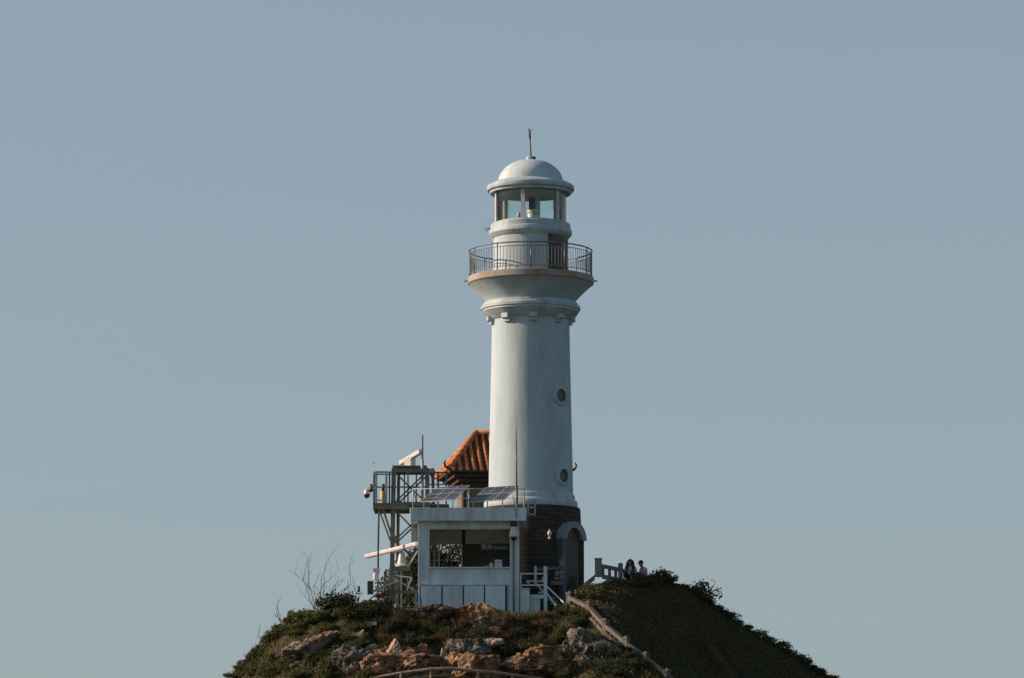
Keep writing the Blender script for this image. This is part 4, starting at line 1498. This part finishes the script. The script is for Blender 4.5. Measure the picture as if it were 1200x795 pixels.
rock_list = [
    (468, 786, 96, 40, 4, "rock_face", "wide brown broken rock face behind the left half of the log railing"),
    (548, 790, 90, 34, -3, "rock_face", "wide brown broken rock face behind the middle of the log railing"),
    (632, 786, 84, 38, 10, "rock_face", "wide orange brown broken rock face behind the right end of the log railing"),
    (576, 732, 46, 34, 0, "rock_face", "craggy brown outcrop below the kiosk's right column"),
    (676, 776, 44, 40, -10, "rock_mossy", "dark mossy outcrop between the ochre rocks and the big boulder"),
    (412, 778, 44, 30, 14, "rock_mossy", "dark mossy outcrop right of the lichen slab"),
    # cx, cy, w, h (photo px), roll deg, material, label
    (363, 761, 66, 22, 22, "rock_lichen", "long grey slab with orange lichen patches on the left slope"),
    (414, 752, 34, 15, 48, "rock_grey", "tilted grey ledge above the mossy bank left of the retaining stones"),
    (284, 784, 13, 16, 10, "rock_dark", "brown boulder at the far left end of the hill"),
    (439, 704, 38, 18, 8, "rock_dark", "rounded brown boulder under the tilted panel"),
    (436, 764, 15, 13, 15, "rock_pale", "small cream stone at the upper left of the rock face"),
    (447, 784, 26, 24, -8, "rock_grey", "grey block behind the left end of the log railing"),
    (434, 783, 12, 16, 0, "rock_grey", "narrow grey stone at the left end of the rock face"),
    (462, 779, 21, 38, 6, "rock_pale", "upright pale pink rock standing behind the log railing"),
    (482, 775, 24, 26, 5, "rock_grey", "square grey rock between the pink rock and the brown pillar"),
    (495, 764, 16, 18, 0, "rock_rust", "brown pillar rock with a split top on the rock face"),
    (492, 785, 40, 12, 30, "rock_pale", "sunlit slanting slab above the log railing's bend"),
    (519, 775, 9, 24, -12, "rock_pale", "thin pale splinter of rock in the middle of the face"),
    (547, 769, 62, 30, -6, "rock_mossy", "broad grey sloping slab under the dark scrub"),
    (568, 757, 40, 10, 8, "rock_pale", "thin pale ledge along the top of the grey slab"),
    (512, 713, 44, 15, 3, "rock_dark", "long dark brown boulder against the kiosk base panels"),
    (541, 709, 18, 15, 20, "rock_rust", "small rust red boulder leaning on the kiosk base"),
    (557, 713, 28, 20, -20, "rock_rust", "large rust red boulder in front of the kiosk base"),
    (573, 722, 20, 16, 10, "rock_rust", "rust brown rock below the kiosk's last base panel"),
    (578, 736, 24, 22, 10, "rock_dark", "dark hollowed rock between two rust rocks"),
    (590, 731, 12, 24, 8, "rock_rust", "narrow upright rust orange rock near the kiosk column"),
    (580, 741, 16, 10, 15, "rock_ochre", "small orange lit stone under the hollowed rock"),
    (606, 786, 44, 16, 8, "rock_pale", "low pinkish stone just above the right half of the log railing"),
    (628, 779, 26, 26, 18, "rock_ochre", "ochre yellow lit rock near the right end of the railing"),
    (609, 776, 24, 12, 20, "rock_ochre", "flat ochre stone left of the big ochre rock"),
    (650, 770, 14, 16, 10, "rock_ochre", "small orange stone between the ochre rock and the grey boulder"),
    (663, 764, 24, 11, 5, "rock_ochre", "flat orange stone at the foot of the grey boulder"),
    (697, 762, 58, 30, -28, "rock_mossy", "big grey boulder below the concrete balustrade"),
    (684, 779, 24, 18, 10, "rock_grey", "pale grey rock at the lower left of the big boulder"),
    (659, 789, 26, 18, 12, "rock_ochre", "orange brown rock at the bottom under the flat orange stone"),
    (412, 787, 22, 14, 10, "rock_grey", "mossy grey stone left of the retaining stones"),
    (376, 788, 18, 12, 30, "rock_rust", "small brown sunlit stone low on the left slope"),
    (353, 782, 24, 12, 15, "rock_dark", "dark stone in the grass under the lichen slab"),
]
for i, (cx, cy, w, h, roll, mt, lab) in enumerate(rock_list):
    p = hit(cx, cy) or brow_pt(cx)
    k = scale_at(cy, p.y)
    me = rock_mesh("rock", w * k * 1.2, max(w, h) * k * 0.85, h * k * 1.35, M[mt], i + 3, 15 if w < 40 else 26, 0.11 if w < 80 else 0.15)
    o = bpy.data.objects.new("rock", me)
    COL.objects.link(o)
    o.location = p + Vector((0, -0.05, 0.04))
    o.rotation_euler = (0, -R(roll), 0)
    tag(o, lab, "rock")

RG = "small loose stones on the front slope"
for i in range(46):
    if i < 16:
        px, py = rng.uniform(425, 530), rng.uniform(756, 794)
    elif i < 34:
        px, py = rng.uniform(585, 680), rng.uniform(762, 795)
    else:
        px, py = rng.uniform(520, 610), rng.uniform(715, 750)
    p = hit(px, py)
    if p is None:
        continue
    w = rng.uniform(0.16, 0.42)
    me = rock_mesh("stone", w, w * rng.uniform(0.7, 1.0), w * rng.uniform(0.5, 0.9), M[["rock_rust", "rock_ochre", "rock_pale", "rock_grey", "rock_rust"][rng.integers(5)]], 60 + i)
    o = bpy.data.objects.new("stone", me)
    COL.objects.link(o)
    o.location = p + Vector((0, -0.03, 0.02))
    o.rotation_euler = (0, rng.uniform(-0.5, 0.5), rng.uniform(0, 6.28))
    tag(o, "small rough loose stone lying among the larger rocks of the slope", "stone", RG)

# odds and ends on the slope
p = hit(436, 731) or brow_pt(436)
tag(MB().pbox(430.5, 729, 441.5, 733, p.y - 0.35, p.y + 0.1).build("white_duct", M["plastic_white"], None, 0.01), "short white duct lying on the grassy bank", "duct")
a, b = hit(468, 736), hit(484, 722)
tag(MB().bar(a + Vector((0, 0, 0.08)), b + Vector((0, 0, 0.1)), 0.12, 0.06).build("rusty_plank", M["rust"]), "rusty plank sloping up the bank below the radar stand", "plank")

# ------------------------------------------------------------------ ground cover
def clump(x, y, f=2.2):
    return np.clip(0.5 + 0.42 * wob(x, y, f) + 0.25 * wob(x + 31, y - 7, f * 2.3), 0, 1.3)


vis_front = lambda x, y: (~right_side(x, y)) & (y < edge_y(x) + 0.7) & (y > -15)
# low herbs and grass on the lit side
Pg = scatter(150000, (-14, 8), (-13, 1.5), vis_front)
cl = clump(Pg[:, 0], Pg[:, 1])
dry = np.clip(0.5 + 0.45 * wob(Pg[:, 0] - 17, Pg[:, 1] + 3, 0.9), 0, 1)
keep = rng.uniform(size=len(Pg)) < 0.5 + 0.5 * cl
Pg, cl, dry = Pg[keep], cl[keep], dry[keep]
Pg[:, 2] += rng.uniform(0, 1, len(Pg)) * 0.26 * cl
me = leaf_mesh("herb_cover", Pg, rng.uniform(0.05, 0.12, len(Pg)) * (0.6 + 0.6 * cl), M["leaf_green"], 0.15 + 0.5 * cl + rng.normal(scale=0.16, size=len(Pg)))
o = bpy.data.objects.new("undergrowth", me)
COL.objects.link(o)
tag(o, "low olive green herbs covering the left and front of the hill", "undergrowth", None, "stuff")
Pg = scatter(45000, (-14, 8), (-13, 1.5), vis_front)
cl = np.clip(0.5 + 0.6 * wob(Pg[:, 0] - 17, Pg[:, 1] + 3, 1.0), 0, 1)
keep = rng.uniform(size=len(Pg)) < 0.15 + 0.85 * cl
Pg, cl = Pg[keep], cl[keep]
me = leaf_mesh("grass_cover", Pg, rng.uniform(0.12, 0.34, len(Pg)) * (0.5 + 0.7 * cl), M["grass"], 0.2 + 0.55 * cl + rng.normal(scale=0.2, size=len(Pg)), up=0.8, aspect=0.09, fold=0.15)
o = bpy.data.objects.new("grass", me)
COL.objects.link(o)
tag(o, "tufts of brown green grass between the rocks", "grass", None, "stuff")
# dense scrub on the dark slope
vis_right = lambda x, y: right_side(x, y) & (y > -16) & (y < edge_y(x) + 2.5)
Pg = scatter(230000, (2.4, 17), (-16, 7), vis_right)
cl = clump(Pg[:, 0], Pg[:, 1], 1.7)
Pg[:, 2] += np.sqrt(rng.uniform(0, 1, len(Pg))) * (0.05 + 0.24 * cl)
me = leaf_mesh("scrub_cover", Pg, rng.uniform(0.04, 0.095, len(Pg)), M["leaf_dark"], 0.3 + 0.4 * cl + rng.normal(scale=0.2, size=len(Pg)))
o = bpy.data.objects.new("scrub", me)
COL.objects.link(o)
tag(o, "dense dark green scrub covering the shaded right slope", "scrub", None, "stuff")

# ------------------------------------------------------------------ shrubs
G1 = "low shrubs along the left brow"
G2 = "dark shrubs along the right skyline"
G3 = "olive shrubs on the front slope"
G4 = "dry grass clumps on the front slope"
b_left = [make_bush("shrub", "low green shrub on the left brow of the hill", w, h, int(n * 1.3), 0.085, M["leaf_green"], l, G1) for w, h, n, l in ((1.1, 0.6, 900, 8), (0.8, 0.75, 800, 7), (1.4, 0.55, 1500, 10))]
b_dark = [make_bush("shrub", "dark scrubby shrub against the sky on the right slope", w, h, n, 0.09, M["leaf_dark"], l, G2) for w, h, n, l in ((0.9, 0.55, 650, 8), (0.6, 0.6, 420, 6), (1.2, 0.5, 800, 9))]
b_front = [make_bush("shrub", "olive shrub among the rocks of the front slope", w, h, n, 0.075, M["leaf_bush"], l, G3) for w, h, n, l in ((0.9, 0.55, 900, 8), (1.2, 0.7, 1200, 10))]


def tuft(name, label, group):
    n = 260
    a = rng.uniform(0, 6.28, n)
    r = 0.16 * np.sqrt(rng.uniform(0, 1, n))
    P = np.stack([r * np.cos(a), r * np.sin(a), np.zeros(n)], 1)
    me = leaf_mesh(name, P, rng.uniform(0.25, 0.6, n), M["dry_grass"], rng.uniform(0.1, 0.9, n), up=0.75, aspect=0.05, fold=0.1)
    o = bpy.data.objects.new(name, me)
    COL.objects.link(o)
    return tag(o, label, "grass clump", group)


t_dry = tuft("grass_clump", "clump of dry straw coloured grass on the front slope", G4)

first = set()


def put(src, p, s=1.0):
    rzv = rng.uniform(0, 6.28)
    s = s * rng.uniform(0.85, 1.15)
    if id(src) not in first:
        first.add(id(src))
        src.location = p
        src.rotation_euler = (0, 0, rzv)
        src.scale = (s, s, s)
        return src
    return copy_thing(src, p, rzv, s)


for px in np.arange(274, 456, 6.0):                                # left brow
    px = px + rng.uniform(-3, 3)
    p = brow_pt(px)
    p.y -= rng.uniform(-0.1, 0.5)
    p.z = Hs(p.x, p.y) - 0.06
    put(b_left[rng.integers(3)], p, rng.uniform(0.6, 0.95) * (0.6 if px < 320 else 1))
for i in range(95):                                                # left flank below the brow
    px = rng.uniform(278, 400) if i > 34 else rng.uniform(285, 450)
    py = rng.uniform(735, 795)
    if 330 < px < 398 and 745 < py < 776:
        continue
    p = hit(px, py)
    if p is None:
        continue
    put(b_left[rng.integers(3)], p - Vector((0, 0, 0.08)), rng.uniform(0.45, 0.8))
for px in np.arange(752, 985, 8.0):                                # right skyline
    px = px + rng.uniform(-4, 4)
    p = brow_pt(px)
    p.z = Hs(p.x, p.y) - 0.05
    put(b_dark[rng.integers(3)], p, rng.uniform(0.5, 0.85))
for px, py in ((470, 735), (490, 728), (505, 742), (520, 735), (535, 728), (530, 745), (552, 736), (500, 755), (545, 752), (478, 750), (560, 728), (455, 742), (515, 752), (565, 748),
               (608, 745), (620, 758), (640, 740), (655, 752), (595, 764), (640, 758), (720, 780), (705, 790), (742, 785), (668, 745), (675, 735), (735, 765), (425, 742), (415, 768), (470, 760),
               (662, 716), (672, 724), (654, 722), (680, 735), (738, 772), (752, 785), (728, 762), (765, 794), (716, 772), (700, 750), (712, 762), (690, 768), (706, 780), (720, 792),
               (445, 772), (472, 768), (506, 782), (530, 782), (558, 782), (575, 775), (537, 764), (590, 786), (486, 790), (640, 790), (618, 766), (676, 752), (350, 776), (378, 770), (338, 784), (450, 762), (488, 757), (524, 760), (556, 756), (600, 768), (660, 780), (646, 776), (498, 774), (464, 792), (520, 792), (570, 792), (436, 790), (422, 760), (690, 785)):
    p = hit(px, py)
    if p is not None:
        put(b_front[rng.integers(2)], p - Vector((0, 0, 0.1)), rng.uniform(0.55, 0.9))
for i in range(80):
    px, py = rng.uniform(560, 690), rng.uniform(722, 785)
    if i > 22:
        px, py = rng.uniform(440, 560), rng.uniform(722, 760)
    if i > 45:
        px, py = rng.uniform(430, 690), rng.uniform(752, 790)
    p = hit(px, py)
    if p is not None:
        put(t_dry, p - Vector((0, 0, 0.03)), rng.uniform(0.6, 1.0))

for px in (729, 737, 745, 753, 761, 768):
    p = brow_pt(px)
    p.y -= 0.25
    p.z = Hs(p.x, p.y) - 0.02
    put(b_dark[rng.integers(3)], p, 0.5)

# broad leaved bushes with their own labels
lb = make_bush("broadleaf_bush", "round leaved dark bush at the foot of the bare tree", 1.8, 1.05, 1300, 0.15, M["leaf_bush"], 11, None)
p = brow_pt(399)
lb.location = p + Vector((0, -0.2, -0.15))
lb2 = make_bush("broadleaf_bush", "large dark bush between the lattice tower and the kiosk", 2.3, 2.9, 5200, 0.14, M["leaf_bush"], 22, None)
p = at(480, 700, 0.4)
lb2.location = (p.x, 0.4, Hs(p.x, 0.4))
lb3 = make_bush("broadleaf_bush", "leafy bush seen through the kiosk's rear opening", 2.8, 4.1, 12000, 0.14, M["leaf_bush"], 34, None)
p = at(514, 700, -0.9)
lb3.location = (p.x, -0.9, Hs(p.x, -0.9))
lb4 = make_bush("broadleaf_bush", "loose round leaved bush breaking the right skyline", 1.4, 0.95, 420, 0.14, M["leaf_dark"], 10, None)
p = brow_pt(826)
lb4.location = p - Vector((0, 0, 0.05))
lb5 = make_bush("broadleaf_bush", "small green bush beside the short haired person on the right brow", 0.9, 0.55, 380, 0.10, M["leaf_dark"], 7, None)
p = brow_pt(774)
lb5.location = p
lb6 = make_bush("broadleaf_bush", "low mossy green bush under the concrete balustrade top", 1.3, 0.6, 800, 0.09, M["leaf_dark"], 8, None)
p = hit(690, 700) or brow_pt(690)
lb6.location = p - Vector((0, 0, 0.1))


# bare trees
def bare_tree(name, label, base, hgt, spread, seed, lean=0.0, nmain=6):
    rs = random.Random(seed)
    root = thing(name, label, "bare shrub", base)
    trunk = MB()
    br = MB()

    def grow(mb, p, d, L, r, depth):
        pts = [p]
        rad = [r]
        n = 4
        for i in range(n):
            d = (d + Vector((rs.gauss(0, 0.10), rs.gauss(0, 0.10), rs.gauss(0.03, 0.06)))).normalized()
            p = p + d * (L / n)
            pts.append(p)
            rad.append(r * (1 - 0.6 * (i + 1) / n))
            if depth > 0 and rs.random() < 0.68:
                a = rs.choice((-1, 1)) * rs.uniform(0.4, 0.9)
                dd = (d + Vector((a, rs.uniform(-0.5, 0.5), rs.uniform(-0.1, 0.4)))).normalized()
                grow(br, p, dd, L * rs.uniform(0.35, 0.6), max(r * 0.55, 0.007), depth - 1)
        mb.tube(pts, rad, 5, False)

    for i in range(nmain):
        s = (i - (nmain - 1) / 2) / nmain * 2
        d = Vector((s * spread + lean, rs.uniform(-0.35, 0.35), 1)).normalized()
        grow(trunk, base + Vector((0.03 * i, 0, -0.1)), d, hgt * rs.uniform(0.65, 1.0), 0.019, 2)
    trunk.build("trunk", M["twig"], root, recalc=False)
    br.build("branch", M["twig"], root, recalc=False)
    return root


p = brow_pt(374)
bare_tree("bare_tree", "tall leafless tree with spreading twigs on the left brow", p, 1.72, 0.8, 5, 0.1, 9)
p = brow_pt(335)
bare_tree("bare_tree", "low leafless bush left of the tall bare tree", p, 0.85, 0.9, 8, -0.2, 4)
p = brow_pt(405)
bare_tree("bare_tree", "slim bare twigs between the tall bare tree and the panel", p + Vector((0.1, 0, 0)), 1.5, 0.4, 14, 0.35, 2)
p = brow_pt(312)
bare_tree("bare_tree", "few dry stalks at the lowest left of the brow", p, 0.6, 0.8, 21, -0.5, 2)


# ------------------------------------------------------------------ people
def skin_mesh(name, nodes, edges, mat, parent, sub=2, root_i=0):
    me = bpy.data.meshes.new(name)
    me.from_pydata([Vector(n[0]) for n in nodes], edges, [])
    o = bpy.data.objects.new(name + "_tmp", me)
    COL.objects.link(o)
    md = o.modifiers.new("skin", 'SKIN')
    md.use_smooth_shade = True
    sv = me.skin_vertices[0].data
    for i, n in enumerate(nodes):
        sv[i].radius = n[1] if isinstance(n[1], tuple) else (n[1], n[1])
        sv[i].use_root = (i == root_i)
    ss = o.modifiers.new("sub", 'SUBSURF')
    ss.levels = ss.render_levels = sub
    dg = bpy.context.evaluated_depsgraph_get()
    m2 = bpy.data.meshes.new_from_object(o.evaluated_get(dg))
    bpy.data.objects.remove(o)
    m2.materials.clear()
    m2.materials.append(mat)
    for p in m2.polygons:
        p.use_smooth = True
    r = bpy.data.objects.new(name, m2)
    COL.objects.link(r)
    r.parent = parent
    return r


def person(label, loc, rotz, shirt, long_hair, bow):
    root = thing("person", label, "person", loc)
    root.rotation_euler = (0, 0, rotz)
    hx = -0.05 - bow * 0.16                                        # the head leans forward (towards -Y)
    N, E = [], []

    def nd(p, r, link=None):
        N.append((p, r))
        if link is not None:
            E.append((link, len(N) - 1))
        return len(N) - 1

    pel = nd((0, 0, 0.13), (0.15, 0.11))
    ab = nd((0, -0.01, 0.30), (0.125, 0.095), pel)
    ch = nd((0, hx * 0.35, 0.48), (0.15, 0.10), ab)
    nk = nd((0, hx * 0.7, 0.585), 0.052, ch)
    hd0 = nd((0, hx * 0.95, 0.655), (0.062, 0.07), nk)
    hd1 = nd((0, hx * 1.15 - 0.005, 0.735), (0.077, 0.09), hd0)
    hd2 = nd((0, hx * 1.25, 0.80), (0.062, 0.07), hd1)
    hands = []
    for s in (-1, 1):
        sh = nd((s * 0.165, hx * 0.4, 0.515), 0.056, ch)
        el = nd((s * 0.235, -0.12, 0.30), 0.042, sh)
        wr = nd((s * 0.10, -0.34, 0.36), 0.028, el)
        pm = nd((s * 0.075, -0.40, 0.375), (0.034, 0.018), wr)
        hands.append((s, pm))
        hp = nd((s * 0.09, -0.05, 0.11), 0.085, pel)
        kn = nd((s * 0.15, -0.42, 0.36), 0.058, hp)
        an = nd((s * 0.13, -0.62, 0.06), 0.038, kn)
        nd((s * 0.14, -0.80, 0.035), (0.04, 0.03), an)
    body = skin_mesh("body", N, E, M["skin"], root)
    # face: eyes, nose, mouth, ears are joined to the head's surface as small raised shapes
    hy = hx * 1.15
    fm = MB()
    fm.ball((0, hy - 0.10, 0.715), 0.014, 8, 6, (0.8, 1.2, 1.5))
    for s in (-1, 1):
        fm.ball((s * 0.082, hy + 0.005, 0.725), 0.02, 8, 6, (0.5, 0.9, 1.5))
    for s, pm in hands:                                           # five fingers each, curled inwards
        p = Vector(N[pm][0])
        for j, ln in enumerate((0.062, 0.072, 0.068, 0.054)):
            b0 = p + Vector((s * (0.022 - 0.015 * j), -0.01, 0.0))
            fm.tube([b0, b0 + Vector((-s * 0.006, -ln * 0.6, 0.004)), b0 + Vector((-s * 0.018, -ln * 0.85, -0.025))], [0.0085, 0.008, 0.006], 6)
        fm.tube([p + Vector((-s * 0.02, 0.02, 0)), p + Vector((-s * 0.05, -0.01, 0.012)), p + Vector((-s * 0.06, -0.04, 0.005))], [0.010, 0.009, 0.007], 6)
    fo = fm_build(fm, "features", M["skin"], root)
    join_meshes(body, fo)
    em = MB()
    for s in (-1, 1):
        em.ball((s * 0.03, hy - 0.088, 0.742), 0.009, 8, 6)
    fm_build(em, "eyes", M["hair"], root)
    mm = MB()
    mm.ball((0, hy - 0.085, 0.672), 0.016, 8, 6, (1.4, 0.6, 0.4))
    fm_build(mm, "mouth", M["rust"], root)
    # clothes
    sN = [((0, 0.0, 0.16), (0.165, 0.125)), ((0, -0.01, 0.30), (0.145, 0.112)), ((0, hx * 0.35, 0.48), (0.165, 0.115)), ((0, hx * 0.6, 0.55), 0.075)]
    sE = [(0, 1), (1, 2), (2, 3)]
    for s in (-1, 1):
        i = len(sN)
        sN += [((s * 0.17, hx * 0.4, 0.515), 0.07), ((s * 0.215, -0.07, 0.385), 0.06)]
        sE += [(2, i), (i, i + 1)]
    skin_mesh("shirt", sN, sE, shirt, root)
    tN = [((0, 0, 0.12), (0.165, 0.12))]
    tE = []
    for s in (-1, 1):
        i = len(tN)
        tN += [((s * 0.09, -0.05, 0.11), 0.097), ((s * 0.15, -0.42, 0.36), 0.07), ((s * 0.132, -0.60, 0.10), 0.052)]
        tE += [(0, i), (i, i + 1), (i + 1, i + 2)]
    skin_mesh("trousers", tN, tE, M["trousers"], root)
    hm = MB()
    hm.ball((0, hy + 0.022, 0.765), 0.098, 16, 10, (0.95, 1.0, 0.95))
    if long_hair:
        for s in (-1, 1):
            hm.tube([(s * 0.06, hy + 0.03, 0.79), (s * 0.10, hy + 0.0, 0.68), (s * 0.125, hy - 0.03, 0.55), (s * 0.11, hy - 0.06, 0.42)], [0.05, 0.062, 0.058, 0.02], 8)
        hm.tube([(0, hy + 0.05, 0.78), (0, hy + 0.10, 0.62), (0, hy + 0.13, 0.45), (0, hy + 0.13, 0.36)], [0.08, 0.11, 0.10, 0.05], 10)
    fm_build(hm, "hair", M["hair"], root)
    return root


def fm_build(mb, name, mat, root):
    me = bpy.data.meshes.new(name)
    me.from_pydata(mb.v, [], mb.f)
    for p in me.polygons:
        p.use_smooth = True
    me.materials.append(mat)
    o = bpy.data.objects.new(name, me)
    COL.objects.link(o)
    o.parent = root
    return o


def join_meshes(a, b):
    bm = bmesh.new()
    bm.from_mesh(a.data)
    bm.from_mesh(b.data)
    bm.to_mesh(a.data)
    bm.free()
    for p in a.data.polygons:
        p.use_smooth = True
    bpy.data.objects.remove(b)


PYY = -3.3
w0 = at(739, 654, PYY)
person("seated person with long dark hair in a white top, nearer the stone posts", (w0.x, PYY, w0.z - 0.9), R(-12), M["shirt_white"], True, 0.2)
m0 = at(755.5, 656, PYY + 0.2)
person("seated short haired person in a pale blue shirt bending over their hands", (m0.x, PYY + 0.2, m0.z - 0.88), R(-62), M["shirt_blue"], False, 0.7)
for lab, q, in (("low stone block the long haired person sits on", w0), ("low stone block the person in pale blue sits on", m0)):
    yq = PYY + 0.1
    zb2 = q.z - 0.89
    zg2 = Hs(q.x, yq) - 0.1
    if zb2 - zg2 > 0.02:
        tag(MB().box((q.x, yq + 0.03, (zb2 + 0.03 + zg2) / 2), (0.42, 0.4, zb2 + 0.03 - zg2)).build("stone_block", M["concrete"], None, 0.02), lab, "stone block")

scene.cycles.max_bounces = 8
scene.cycles.transparent_max_bounces = 12
